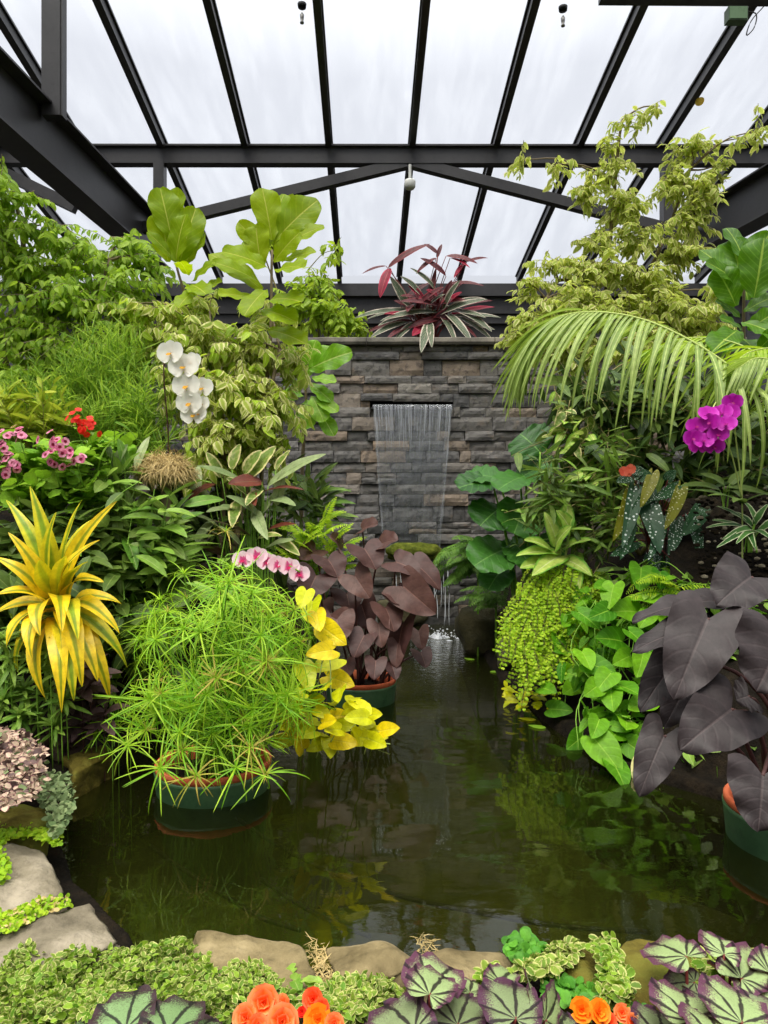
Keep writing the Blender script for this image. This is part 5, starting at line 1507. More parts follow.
small_rosettes('rosette_plant', 'small dark green rosettes below the yellow dracaena', 'plant', [(4, 640), (22, 632), (10, 660), (36, 662), (24, 690), (48, 692), (4, 700), (60, 668), (38, 716), (56, 726), (20, 715), (5, 680), (50, 650), (36, 645), (66, 700)], 3.6, 16, 0.105, 0.022, M['mid_lance'])
small_rosettes('purple_leaf_plant', 'dusky purple leaved plant at the water edge under the dracaena', 'plant', [(82, 690), (90, 668), (74, 702), (70, 725), (58, 742), (92, 702), (96, 690), (66, 745), (84, 726), (104, 715)], 3.75, 9, 0.11, 0.06, M['purple_leaf'], 'ovate', (-10, 60), stem='dark_stem')
mat_plant('pink_rosette_plant', 'mound of tiny pale pink rosettes at the left edge', 'plant', [(-30, 735), (0, 728), (26, 732), (44, 748), (46, 776), (36, 796), (8, 806), (-30, 812)], 1500, 0.030, 0.022, [M['pink_succ'], M['grey_succ'], M['purple_leaf']], 0.28, 0.40, 'ovate', stem=M['dark_stem'], wts=[.7, .08, .22], tilt=1.2)
mat_plant('trailing_sedum', 'grey green trailing plant hanging over the mossy rim stone at the left', 'plant', [(36, 778), (52, 770), (70, 776), (74, 800), (66, 826), (52, 838), (50, 810), (40, 800)], 520, 0.024, 0.02, M['grey_succ'], 0.12, 0.24, 'round', stem=M['dark_stem'], tilt=1.2)
mat_plant('ground_cover', 'bright lime ground cover between the left edge stones', 'plant', [(-20, 826), (10, 822), (36, 826), (62, 832), (58, 846), (30, 836), (10, 838), (-20, 860)], 900, 0.014, 0.012, M['creep_lime'], 0.15, 0.19, 'round', stem=M['green_stem'])
mat_plant('ground_cover', 'bright lime ground cover in the gap between the two grey corner slabs', 'plant', [(-30, 905), (6, 912), (40, 898), (66, 896), (72, 904), (40, 914), (14, 930), (-30, 938)], 800, 0.013, 0.011, [M['creep_lime'], M['dry']], 0.15, 0.18, 'round', stem=M['green_stem'], wts=[.8, .2])
mat_plant('ground_cover', 'bright lime ground cover on the outer left side of the upper corner slab', 'plant', [(-30, 850), (4, 850), (10, 866), (4, 882), (-30, 890)], 500, 0.015, 0.013, M['creep_lime'], 0.16, 0.22, 'round', stem=M['green_stem'])
small_rosettes('water_edge_sedge', 'sedge with drooping rays at the water edge left of the papyrus pot', 'plant', [(112, 722), (96, 730), (130, 715), (118, 700)], 3.75, 12, 0.16, 0.008, M['papyrus'], 'needle', (-5, 45))
# ================================================================== RIGHT BANK AND REAR
# --- red striped plant on the wall
def triostar():
    Y = 9.35; b = np.array([at(425, 338, Y)[0], Y, wz(339) - 0.06])
    t = thing('red_striped_stromanthe', 'red and white striped plant spreading on top of the slate wall above the waterfall', 'plant', b)
    L = [(388, 268, 430, 244, -.1, 2, .11), (390, 268, 380, 298, -.2, 1, .12), (386, 266, 362, 274, -.1, 2, .05), (438, 254, 424, 244, 0, 1, .06), (437, 258, 442, 244, 0, 1, .05), (446, 276, 420, 258, -.1, 2, .10), (436, 258, 416, 274, -.1, 2, .07), (446, 256, 478, 264, -.1, 2, .09), (466, 262, 488, 258, 0, 2, .05), (464, 264, 454, 278, -.1, 1, .06), (450, 258, 470, 268, -.15, 1, .06),
         (448, 284, 484, 286, -.2, 2, .07), (436, 290, 410, 268, -.1, 0, .09), (422, 296, 400, 276, -.1, 0, .09), (430, 300, 436, 268, 0, 1, .06), (424, 300, 408, 286, -.1, 1, .10), (444, 300, 452, 280, -.1, 1, .08), (410, 310, 390, 276, -.1, 0, .10),
         (410, 318, 378, 326, -.3, 0, .10), (408, 322, 370, 338, -.35, 0, .10), (414, 318, 384, 314, -.25, 1, .09), (430, 322, 421, 353, -.62, 0, .12), (430, 322, 432, 348, -.6, 0, .09), (444, 312, 472, 344, -.45, 0, .12), (440, 316, 456, 346, -.45, 0, .10), (450, 308, 492, 332, -.35, 0, .13), (452, 304, 488, 300, -.2, 0, .10), (450, 312, 486, 318, -.3, 0, .10),
         (448, 318, 478, 340, -.3, 1, .08), (416, 322, 394, 342, -.3, 0, .09), (422, 306, 414, 294, -.2, 2, .12), (416, 304, 408, 312, -.35, 2, .12), (440, 300, 426, 290, -.2, 1, .12), (446, 306, 462, 292, -.2, 1, .10), (412, 326, 386, 340, -.35, 1, .08), (456, 316, 494, 342, -.3, 0, .08), (420, 300, 400, 296, -.2, 2, .08), (426, 326, 412, 336, -.3, 1, .12), (440, 304, 466, 300, -.2, 2, .08)]
    for k in range(30):
        a = rng.uniform(-0.25, 3.4); l = rng.uniform(26, 58); jx, jy = 430 + rng.normal(0, 12), 316 + rng.normal(0, 7)
        L.append((jx, jy, jx + l * math.cos(a) * 1.15, jy - l * math.sin(a) * 0.75 + 8, rng.uniform(-.3, .3), int(rng.choice([0, 0, 1, 2, 2])), rng.uniform(.08, .12)))
    mats = [M['triostar'], M['tri_red'], M['tri_dark']]
    for jx, jy, tx, ty, dY, m, W in L:
        up = ty < jy
        if m == 1 and rng.random() < 0.5: m = 2
        blade(t, at(jx, jy, Y - 0.05), at(tx, ty, Y + dY), W * 1.15, 'lance', mats[m], face=(rng.normal(0, .3), -.7, .6), curl=0.5, fold=0.25, wave=0.03, nu=4, nv=10, root=b + [rng.normal(0, .06), rng.normal(0, .05), 0], stalk=M['red_stem'], srad=0.006)


triostar()

# --- big variegated fig at the right, in the raised bed
b = g_at(606, 8.1)
shrub('variegated_fig', 'tall variegated fig with pale gold leaves rising to the roof on the right', 'tree', b,
      [[b, at(606, 400, 8.0), at(606, 290, 7.9), at(612, 220, 7.9), at(618, 150, 7.9), at(622, 120, 7.8)], [b, at(630, 400, 7.9), at(640, 300, 7.8), at(668, 230, 7.8), at(690, 170, 7.7)], [b, at(590, 400, 7.9), at(580, 300, 7.8), at(560, 280, 7.7), at(540, 310, 7.5)]],
      [(632, 118, 7.7, 22, 14, .25, .5), (612, 140, 7.8, 20, 14, .25, .5), (660, 106, 7.7, 16, 6, .2, .35), (615, 165, 7.8, 30, 16, .3, .8), (555, 164, 7.7, 28, 10, .25, .4), (520, 160, 7.6, 16, 8, .2, .25), (585, 185, 7.8, 26, 18, .3, .8), (690, 148, 7.7, 30, 16, .3, .9), (718, 165, 7.6, 18, 14, .25, .7), (700, 185, 7.6, 30, 22, .3, 1.0), (672, 180, 7.7, 24, 22, .3, .9), (620, 205, 7.8, 32, 22, .3, 1.0), (690, 215, 7.6, 28, 24, .3, 1.0),
       (640, 235, 7.7, 34, 22, .3, 1.0), (590, 235, 7.8, 26, 16, .3, .8), (680, 250, 7.6, 28, 22, .3, 1.1), (600, 265, 7.7, 40, 22, .35, 1.3), (550, 260, 7.7, 30, 16, .3, .9), (640, 275, 7.6, 40, 24, .35, 1.3), (530, 285, 7.6, 22, 14, .3, .8), (575, 300, 7.5, 44, 22, .35, 1.4), (540, 320, 7.45, 36, 20, .25, 1.4), (620, 310, 7.5, 44, 24, .35, 1.4), (670, 300, 7.4, 34, 24, .3, 1.3), (520, 335, 7.45, 18, 16, .2, 1.1), (700, 320, 7.3, 30, 26, .3, 1.2), (760, 130, 7.4, 12, 5, .2, .3), (740, 138, 7.5, 12, 5, .2, .3), (560, 345, 7.4, 30, 14, .2, 1.2),
       (575, 345, 7.4, 30, 30, .25, 1.2), (650, 335, 7.3, 50, 24, .3, 1.3), (720, 290, 7.3, 16, 20, .25, 1.0)],
      [M['ficus_gold'], M['ficus_gold'], M['ficus_var']], M['bark'], 0.095, 0.045, 'ovate', 2.5, 12, 0.65, 2, 4, 0.55, 0.25, 0.0, 0.032)

# --- glossy fig at the right edge
g = g_at(745, 5.9)
FR = [(754, 298, 764, 238, 5.15, -.05, 1.1, (-.2, -.95, .2)), (748, 330, 776, 312, 5.1, -.1, 1.1, F0), (736, 306, 716, 268, 5.35, 0, 1.1, F1), (758, 350, 778, 330, 5.0, -.1, 1.1, F0), (745, 282, 770, 232, 5.3, -.1, 1.0, (-.3, -.9, .3)), (738, 285, 700, 250, 5.5, .1, .8, F2), (742, 288, 706, 262, 5.4, -.1, .6, F0), (744, 312, 775, 296, 5.3, -.1, .9, F2), (742, 322, 784, 340, 5.1, -.2, .9, F2), (740, 318, 716, 300, 5.4, 0, .7, F2), (742, 330, 720, 318, 5.3, -.1, .7, F2), (750, 250, 790, 236, 5.5, .1, .8, F2), (748, 300, 730, 240, 5.55, .2, .8, F1), (742, 338, 762, 362, 5.2, -.2, .9, F2), (738, 330, 712, 352, 5.2, -.2, .8, F2), (752, 345, 790, 360, 5.2, -.1, .9, F2), (744, 262, 726, 228, 5.6, .2, .7, F0)]
fiddle('glossy dark green fig with large leaves at the right edge under the beam', g, [[g, at(748, 430, 5.8), at(744, 350, 5.5), at(744, 270, 5.4)]], FR, M['fiddle_green'], 0.72, 'glossy_leaf_fig')


# --- palm
def palm():
    Yb = 4.6
    g = g_at(800, Yb)
    t = thing('kentia_palm', 'palm with a long arching frond hanging over the right bank', 'palm', g)
    ms = MB(); tubes(ms, curve([g - [0, 0, .05], g + [0, 0, 0.5], at(805, 440, 4.4)], 12), np.linspace(0.05, 0.035, 12), 10); ms.build('trunk', M['bark'], t)
    crown = at(805, 440, 4.4)
    def frond(pts, n, Lf, W, mat, hang=0.9, start=0.12, near=1.0, tipL=0.8, dropk=1.0):
        r = curve(pts, 60)
        T = unit(np.gradient(r, axis=0))
        S = unit(np.cross(T, UP)); S = np.where(S[:, 1:2] > 0, -S, S)      # near side
        mb = MB()
        gidx = np.linspace(start, 0.995, n) * 59; i0 = np.minimum(gidx.astype(int), 58); f = (gidx - i0)[:, None]
        P = r[i0] * (1 - f) + r[i0 + 1] * f
        gg = np.linspace(0, 1, n)
        ln = Lf * (0.72 + 0.28 * np.sin(np.pi * np.clip(gg + 0.12, 0, 1))) * np.where(gg > 0.8, 1 - (gg - 0.8) * (1 - tipL) * 5, 1)
        for s in (1, -1):
            D = T[i0] * (0.12 + 1.5 * gg[:, None] ** 2.5) + S[i0] * s * (0.62 if s > 0 else 0.55) + UP * (-0.5 if s > 0 else 0.12) + rng.normal(0, 0.075, P.shape)
            N = UP * 1.0 + S[i0] * s * 0.5
            leaves(mb, P, D, N, ln * rng.uniform(0.82, 1.08, n), W, 'strap', 2, 10, hang * rng.normal(1, 0.1, n) * (1 - 0.45 * gg ** 2), 0.22, twist=0.0)
        o = mb.build('frond', mat, t)
        m2 = MB(); tubes(m2, r, np.linspace(0.011, 0.003, 60), 6); m2.build('rachis', M['pale_stem'], o)
    frond([crown, at(768, 400, 4.2), at(712, 354, 4.25), at(650, 322, 4.35), at(596, 312, 4.45), at(556, 318, 4.55), at(538, 334, 4.6), at(532, 346, 4.62)], 66, 0.78, 0.037, M['palm'], 1.25, tipL=0.55)
    frond([crown, at(790, 380, 4.7), at(740, 345, 5.0), at(690, 338, 5.2), at(650, 350, 5.3)], 34, 0.42, 0.034, M['palm_lime'], 1.3)
    frond([crown, at(800, 370, 4.5), at(780, 350, 4.5), at(750, 352, 4.4), at(725, 372, 4.3)], 30, 0.42, 0.032, M['palm_lime'], 1.3)
    frond([crown, at(800, 390, 4.3), at(784, 366, 4.2), at(758, 358, 4.15), at(738, 368, 4.1)], 24, 0.38, 0.030, M['palm'], 1.35)
    frond([crown, at(840, 380, 4.6), at(900, 380, 4.7), at(950, 420, 4.8)], 30, 0.5, 0.034, M['palm'], 1.2)


palm()


# --- magenta orchid
def magenta():
    Y = 3.82; b = at(742, 500, 4.3)
    t = thing('moth_orchid', 'magenta moth orchid cluster under the palm frond at the right', 'orchid', (b[0], b[1], g_at(742, 4.4)[2]))
    st = MB(); tubes(st, curve([(b[0], b[1], g_at(742, 4.4)[2]), b, at(736, 440, 4.3), at(732, 400, 4.25), at(722, 394, 4.2), at(706, 420, Y)], 24), 0.0045, 6)
    tubes(st, curve([b, at(730, 450, 4.25), at(712, 425, 4.2), at(698, 436, Y)], 16), 0.004, 6); st.build('flower_stem', M['pale_stem'], t)
    for x, y in ((732, 402), (722, 413), (708, 414), (726, 424), (696, 426), (706, 430), (718, 434), (692, 438), (703, 441), (714, 446), (698, 446), (710, 422), (730, 412)):
        flower(t, at(x, y, Y + rng.uniform(-.05, .05)), (rng.normal(-0.2, 0.3), -1, rng.normal(0.1, 0.2)), 0.052, M['p_mag'], M['p_mag_lip'])
    for dx, dy, dz in ((-.3, -.2, .02), (.2, -.2, .05), (-.2, -.3, -.02), (-.35, 0, .06)):
        blade(t, b + [0, 0, -.02], b + [dx, dy, dz], 0.085, 'strap', M['dark_lance'], face=(0, -.3, 1), curl=.6, nu=4, nv=8)


magenta()


# --- large green taro by the wall
def green_taro():
    Y = 6.4; g = g_at(525, Y)
    t = thing('elephant_ear', 'elephant ear with round deep green leaves against the right side of the slate wall', 'plant', g)
    L = [(540, 452, 520, 434, .1, .46, (0, -.9, .35)), (492, 482, 458, 488, -.1, .36, (0, -.5, .8)), (498, 478, 464, 476, .15, .34, (0, -.5, .8)), (500, 508, 480, 526, -.2, .42, (-.2, -.85, .4)), (524, 504, 514, 534, -.25, .44, (.1, -.85, .4)), (508, 548, 474, 566, -.25, .44, (-.2, -.8, .5)), (520, 478, 556, 462, 0, .34, (0, -.6, .8)), (536, 500, 560, 520, -.1, .36, (.3, -.8, .5)),
         (526, 476, 498, 490, -.3, .32, (0, -.5, .8)), (512, 540, 530, 566, -.2, .36, (.2, -.8, .5)), (504, 566, 488, 590, -.2, .3, (-.2, -.8, .5)), (540, 540, 560, 566, .1, .34, (.2, -.8, .5))]
    for jx, jy, tx, ty, dY, W, fc in L:
        blade(t, at(jx, jy, Y), at(tx, ty, Y + dY), W, 'round', M['alocasia'], face=fc, curl=0.4, fold=0.12, wave=0.09, wfreq=4, nu=10, nv=14, root=g + [rng.normal(0, .05), rng.normal(0, .05), 0], stalk=M['green_stem'], srad=0.011, serr=0.02, bend=(0.0, -0.05, 0.15))


green_taro()

# --- shade planting behind
b = g_at(640, 6.0)
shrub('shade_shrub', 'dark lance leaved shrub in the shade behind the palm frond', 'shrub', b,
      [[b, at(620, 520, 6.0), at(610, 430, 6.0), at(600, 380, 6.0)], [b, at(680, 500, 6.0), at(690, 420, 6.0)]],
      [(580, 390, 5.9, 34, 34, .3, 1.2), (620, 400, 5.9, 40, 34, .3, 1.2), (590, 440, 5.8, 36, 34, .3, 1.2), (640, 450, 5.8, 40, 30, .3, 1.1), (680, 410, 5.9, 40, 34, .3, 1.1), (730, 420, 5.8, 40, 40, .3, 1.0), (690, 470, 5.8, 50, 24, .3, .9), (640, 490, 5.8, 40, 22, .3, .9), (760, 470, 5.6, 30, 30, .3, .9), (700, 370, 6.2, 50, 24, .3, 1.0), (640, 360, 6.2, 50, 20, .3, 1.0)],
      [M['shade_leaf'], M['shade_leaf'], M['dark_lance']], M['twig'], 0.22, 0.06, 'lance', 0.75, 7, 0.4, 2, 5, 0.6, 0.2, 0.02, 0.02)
b = g_at(590, 5.6)
shrub('narrow_leaf_shrub', 'narrow leaved green shrub between the elephant ear and the spotted begonia', 'shrub', b,
      [[b, at(584, 530, 5.5), at(580, 470, 5.5)]], [(560, 470, 5.5, 34, 18, .2, 1.3), (590, 490, 5.4, 30, 22, .2, 1.3), (600, 455, 5.5, 26, 26, .2, 1.3), (550, 500, 5.45, 30, 16, .2, 1.2), (610, 520, 5.3, 30, 22, .2, 1.2), (580, 525, 5.4, 30, 20, .2, 1.2)],
      [M['mid_lance'], M['dark_lance']], M['twig'], 0.19, 0.03, 'lance', 1.0, 10, 0.2, 2, 5, 0.6, 0.2, 0.0, 0.012, rise=0.5)
b = g_at(572, 5.75)
shrub('variegated_trailer', 'small pale leaved plant hanging below the palm frond against the slate wall', 'plant', b,
      [[b, at(572, 500, 5.7), at(566, 430, 5.7), at(570, 400, 5.7)]], [(562, 412, 5.65, 14, 20, .12, 1.0), (572, 440, 5.6, 16, 22, .12, 1.0), (584, 470, 5.5, 12, 16, .1, .8), (556, 500, 5.5, 10, 10, .1, .8)],
      [M['cream_edge'], M['syngonium']], M['twig'], 0.12, 0.06, 'ovate', 1.6, 5, 0.5, 4, 5, 0.5, 0.2, 0.0, 0.008)

# --- syngonium
g = g_at(560, 5.3)
straps('arrowhead_plant', 'pale lime arrowhead plant in front of the elephant ear', 'plant', 556, 590, 5.2, M['syngonium'],
       [(556, 540, 544, 512, 0), (556, 545, 572, 526, -.1), (562, 528, 568, 502, 0.1), (552, 552, 516, 556, -.15), (560, 556, 532, 576, -.25), (566, 560, 592, 576, -.2), (576, 560, 580, 590, -.2), (548, 548, 524, 540, -.1), (566, 548, 592, 540, -.1), (546, 564, 520, 568, -.2), (580, 576, 606, 582, -.2), (570, 530, 556, 510, 0), (600, 580, 614, 570, -.2), (596, 574, 610, 596, -.2)],
       0.16, M['pale_stem'], 'heart', 0.6, 0.22, nu=6, nv=10)


# --- ferns
def fern_plant(label, cx, cy, Y, n, L, npin, pl, pw, mat, spread, dirs, name='fern', curl=1.2, droop=0.3, base=None, rr=0.003):
    c = at(cx, cy, Y); g = g_at(cx, Y) if base is None else np.asarray(base, float)
    t = thing(name, label, 'fern', (c[0], c[1], g[2]))
    mb, ms = MB(), MB()
    for k in range(n):
        a = np.radians(rng.uniform(*dirs)); e = rng.uniform(0.1, 0.9)
        A = c + rnd(1, spread)[0]
        fern(mb, A, (math.cos(a), -abs(math.sin(a)) * 0.6, e), L * rng.uniform(0.7, 1.15), npin, pl, pw, curl * rng.uniform(0.7, 1.3), sms=ms, nv=3, droop=droop, rr=rr)
    tubes(ms, curve([(c[0], c[1], g[2] - 0.03), c], 4), 0.01, 5)
    mb.build('fronds', mat, t); ms.build('frond_stalks', M['green_stem'], t)
    return t


fern_plant('drooping green fern by the foot of the waterfall', 478, 560, 6.9, 22, 0.52, 20, 0.10, 0.022, M['fern_green'], 0.06, (60, 300), curl=1.7)
fern_plant('drooping green fern on the wet boulder right of the waterfall', 496, 596, 6.6, 14, 0.36, 16, 0.07, 0.018, M['fern_green'], 0.06, (120, 300), curl=1.6)
fern_plant('light green fern sprig beside the spotted begonia', 672, 590, 4.5, 12, 0.26, 16, 0.06, 0.010, M['fern_lime'], 0.05, (30, 300), curl=1.2)


# --- maidenhair
def maidenhair():
    Y = 4.9; g = g_at(560, 4.9)
    t = thing('maidenhair_fern', 'lime maidenhair fern cascading over the right bank to the water', 'fern', g)
    mb, ms = MB(), MB()
    poly = [(514, 600), (528, 578), (556, 572), (590, 580), (604, 600), (590, 640), (570, 664), (540, 680), (518, 686), (510, 660), (504, 632)]
    S = sample_poly(poly, 270)
    for x, y in S:
        Yk = 4.75 + 0.5 * (1 - (y - 575) / 110.0) + rng.uniform(-.1, .1) - 0.1
        A = at(x + 6, y - 12, Yk + 0.05); d = unit(np.array([rng.normal(-.25, .5), -0.5, -0.35]))
        k = 9; L = rng.uniform(0.14, 0.22); f = np.linspace(0, 1, k)[:, None]
        r = A + d * L * f - UP * 0.07 * f ** 2
        tubes(ms, r, 0.0014, 4, cap=False)
        T = unit(np.gradient(r, axis=0)); S_ = unit(np.cross(T, UP))
        for s in (-1, 1):
            for q in (0.018, 0.042):
                P = r + S_ * s * q * (1 - 0.7 * f) - UP * 0.01
                leaves(mb, P, S_ * s * 0.8 + T * 0.5 - UP * 0.5 + rnd(k, .3), UP + rnd(k, .35) + [0, -.6, 0], 0.021 * rng.uniform(.7, 1.2, k), 0.024, 'fan', 2, 3, 0.2, 0.1)
    c = at(560, 620, 5.0)
    for _ in range(40):
        x, y = S[rng.integers(len(S))]; Yk = 4.75 + 0.5 * (1 - (y - 575) / 110.0)
        tubes(ms, curve([g + rnd(1, .04)[0], (g + at(x, y - 14, Yk)) / 2 + [0, 0, .12], at(x, y - 14, Yk)], 8), 0.0016, 4, cap=False)
    mb.build('leaflets', M['fern_lime'], t); ms.build('wiry_stalks', M['dark_stem'], t)


maidenhair()


# --- green pothos bank
def pothos():
    g = g_at(650, 4.1)
    t = thing('golden_pothos', 'green heart leaved vine tumbling down the right bank into the water', 'plant', g)
    big = [(566, 648, 24), (610, 640, 24), (640, 578, 22), (626, 612, 24), (580, 600, 16), (650, 600, 22), (560, 672, 18), (604, 682, 20), (592, 690, 18), (616, 734, 26), (606, 754, 28), (588, 712, 20), (576, 742, 18), (680, 760, 28), (700, 750, 24), (618, 774, 22), (640, 770, 18), (600, 668, 20), (638, 640, 18), (570, 690, 16), (628, 690, 20), (612, 700, 20), (640, 705, 20), (626, 725, 20), (656, 742, 18), (640, 752, 20), (664, 770, 20), (690, 772, 20), (596, 728, 18), (720, 740, 20), (588, 620, 18), (612, 596, 20), (600, 614, 18), (586, 660, 18), (640, 664, 20), (664, 656, 18), (662, 690, 18), (676, 720, 18), (700, 716, 18), (560, 710, 16), (548, 690, 14), (576, 676, 16), (556, 640, 12), (622, 660, 18), (645, 620, 16), (740, 700, 20), (760, 720, 20), (664, 620, 18), (690, 690, 18), (720, 690, 18), (730, 660, 18), (604, 588, 18), (660, 580, 16), (676, 600, 16), (740, 630, 18), (700, 600, 18)]
    ms = MB()
    for x, y, s in big:
        # the bank rises away from the water: nearer plants are lower
        Y = 3.72 + (790 - y) / 200.0 * 0.75 + (0.0 if x > 585 else 0.55) + rng.uniform(-.08, .05)
        c = at(x, y, Y)
        if c[2] < 0.03: c = on(x, y, 0.03)
        L = s * Y / FPX * 1.5
        d = unit(np.array([rng.normal(-.2, .7), -0.6, rng.normal(-.35, .3)]))
        mt = M['pothos'] if rng.random() < 0.95 else M['cream_edge']
        root = c + np.array([rng.normal(0.04, .05), 0.12, -0.04])
        blade(t, c - d * L * .45, c + d * L * .55, L * 0.95, 'heart', mt, face=(rng.normal(0, .3), -.8, .6), curl=0.4, fold=0.2, wave=0.05, nu=6, nv=9, root=root, stalk=M['pale_stem'], srad=0.0025)
    for k in range(16):
        x = rng.uniform(560, 740); pts = [at(x + rng.normal(0, 14), y, 3.86 + (790 - y) / 200 * .75 + (0 if x > 585 else .5)) for y in (600, 650, 700, 750)]
        tubes(ms, curve(pts, 16), 0.003, 5)
    ms.build('vine_stems', M['green_stem'], t)


pothos()
b = g_at(620, 4.75)
shrub('fill_vine', 'small leaved green creeper underneath the heart leaved vine', 'plant', b, [[b, at(620, 640, 4.7), at(600, 600, 4.7)]],
      [(600, 610, 4.75, 40, 28, .1, 1.0), (650, 620, 4.6, 40, 30, .1, 1.0), (600, 660, 4.45, 40, 26, .1, 1.0), (650, 680, 4.3, 40, 30, .1, 1.0), (620, 720, 4.05, 40, 26, .08, 1.0), (690, 700, 4.3, 40, 40, .1, 1.0), (740, 690, 4.3, 40, 40, .1, 1.0), (690, 750, 3.9, 40, 20, .06, 1.0), (700, 620, 4.6, 50, 30, .1, .9)],
      M['pothos'], M['green_stem'], 0.09, 0.06, 'heart', 0.9, 6, 0.4, 4, 5, 0.4, 0.2, 0.0, 0.008)
t = thing('yellow_creeper', 'small yellow leaved creeper touching the water left of the heart leaved vine', 'plant', on(525, 692, 0.03))
mb = MB(); S = sample_poly([(496, 696), (506, 682), (520, 676), (540, 684), (556, 700), (550, 714), (530, 712), (512, 704)], 46)
P = np.array([on(x, y, rng.uniform(.02, .12)) for x, y in S])
leaves(mb, P, rnd(46) * [1, 1, .3] + [0, -.4, 0], np.array([0, -.5, 1]) + rnd(46, .3), rng.uniform(.05, .10, 46), rng.uniform(.045, .07, 46), 'heart', 4, 6, .3, .2, mi=0)
mb.build('foliage', M['neon'], t)
ms = MB()
for k in range(8): tubes(ms, curve([on(545, 690, .03), on(*S[k], .03)], 6), .002, 4)
ms.build('stems', M['pale_stem'], t)
for x, y, lb in ((474, 660, 'yellow green leaf floating by the waterfall splash, further from the right bank'), (490, 672, 'yellow green leaf floating close to the right bank boulder'), (546, 694 + 34, 'green leaf floating in front of the yellow creeper'), (536, 720, 'yellow leaf floating below the yellow creeper')):
    mb = MB(); c = on(x, y, 0.006); leaves(mb, [c], [(rng.normal(), .5, 0)], [UP], 0.12, 0.075, 'ovate', 4, 6, -.05, 0.03)
    tag(mb.build('floating_leaf', M['neon'] if 'yellow leaf' in lb else M['young']), lb, 'leaf')


# --- black taro in the pot at the right edge
def black_taro():
    pc = on(800, 842); pc[2] = 0; R = 0.30
    t = thing('black_taro', 'black purple taro with huge drooping leaves in the pot at the right edge', 'plant', pc)
    pot(None, pc, R, 0.16, 0.42, t=t)
    fc = (-.15, -.72, .65)
    L = [(734, 596, 632, 622, 2.95, -.12, .20, (0, -.35, .9), .5), (760, 570, 716, 606, 2.9, -.1, .34, (-.3, -.8, .5), .5), (716, 600, 674, 700, 2.8, -.15, .36, (-.35, -.85, .3), .5), (716, 622, 632, 652, 2.85, -.1, .20, (0, -.6, .8), .6), (690, 640, 640, 712, 2.9, -.1, .24, (-.4, -.8, .3), .4), (744, 700, 680, 750, 2.62, -.1, .33, (-.35, -.8, .4), .45), (752, 696, 736, 700, 2.62, -.0, .2, (0, -.6, .7), .2), (670, 722, 639, 797, 2.75, -.1, .22, (-.45, -.8, .2), .5), (786, 628, 756, 692, 2.5, -.08, .40, (-.15, -.9, .3), .4),
         (764, 762, 758, 832, 2.42, -.08, .30, (-.3, -.9, .2), .5), (692, 676, 664, 728, 3.0, -.05, .2, (-.3, -.8, .4), .4), (806, 600, 850, 640, 2.8, -.1, .34, (.2, -.8, .5), .5), (824, 690, 860, 740, 2.7, -.1, .3, (.2, -.8, .5), .5)]
    for jx, jy, tx, ty, Y, dY, W, face, cu in L:
        A = at(jx, jy, Y); B = at(tx, ty, Y + dY); A = A + 0.2 * (B - A)
        a = rng.random() * 6.28
        b = pc + np.array([0.12 * math.cos(a), 0.12 * math.sin(a), 0.12])
        blade(t, A, B, W * 0.80, 'sag', M['taro_black'], face=face, curl=cu, fold=0.14, wave=0.14, wfreq=2.5, nu=12, nv=16, root=b, stalk=M['dark_stem'], srad=0.009, sag=0.22)


black_taro()


# --- spotted begonia
def macula():
    Y = 4.85; g = g_at(655, 4.9)
    t = thing('spotted_begonia', 'spotted begonia with white dotted wing leaves above the green vine', 'plant', g)
    ms = MB()
    for x, y in ((640, 480), (662, 500), (684, 520), (652, 540)): tubes(ms, curve([g, at(x + 4, y + 40, Y + .1), at(x, y, Y)], 10), 0.007, 6)
    ms.build('canes', M['dark_stem'], t)
    L = [(628, 494, 612, 542, -.15, 1, .10), (634, 488, 622, 548, -.2, 0, .11), (640, 478, 652, 474, 0, 0, .1), (652, 474, 640, 508, -.1, 1, .09), (644, 502, 660, 554, -.2, 0, .15), (650, 490, 632, 510, -.1, 0, .1), (676, 486, 652, 500, -.05, 0, .09), (680, 488, 664, 530, -.15, 1, .095), (676, 520, 668, 556, -.15, 0, .11), (700, 508, 682, 536, -.1, 0, .13), (684, 538, 676, 590, -.15, 0, .13), (634, 542, 610, 556, -.1, 0, .09), (706, 552, 712, 580, -.1, 0, .11), (664, 560, 658, 592, -.1, 0, .12), (634, 472, 616, 482, 0, 0, .1), (640, 470, 620, 468, 0, 0, .08), (652, 556, 648, 580, -.1, 0, .1), (668, 480, 676, 470, 0, 0, .08), (660, 520, 648, 560, -.2, 0, .1), (690, 520, 700, 560, -.15, 0, .1), (630, 520, 620, 560, -.2, 0, .09), (672, 560, 690, 600, -.2, 0, .11), (648, 560, 640, 598, -.2, 0, .1), (700, 540, 690, 576, -.15, 0, .1)]
    for jx, jy, tx, ty, dY, m, W in L:
        blade(t, at(jx, jy, Y), at(tx, ty, Y + dY), W * 1.1, 'heart', M['macula_old'] if m else M['macula'], face=(rng.normal(0, .15), -.95, .25), curl=0.35, fold=0.15, nu=6, nv=10, asym=0.25, root=at(650, 545, Y + .15), stalk=M['red_stem'], srad=0.004)
    c = at(627, 470, Y - .15)
    for _ in range(3): flower(t, c + rnd(1, .012)[0], (0, -1, .2), 0.035, M['p_coral'], None, 'five')
    st = MB(); tubes(st, curve([at(640, 490, Y), at(632, 476, Y - .1), c], 6), 0.003, 5); st.build('flower_stalk', M['red_stem'], t)


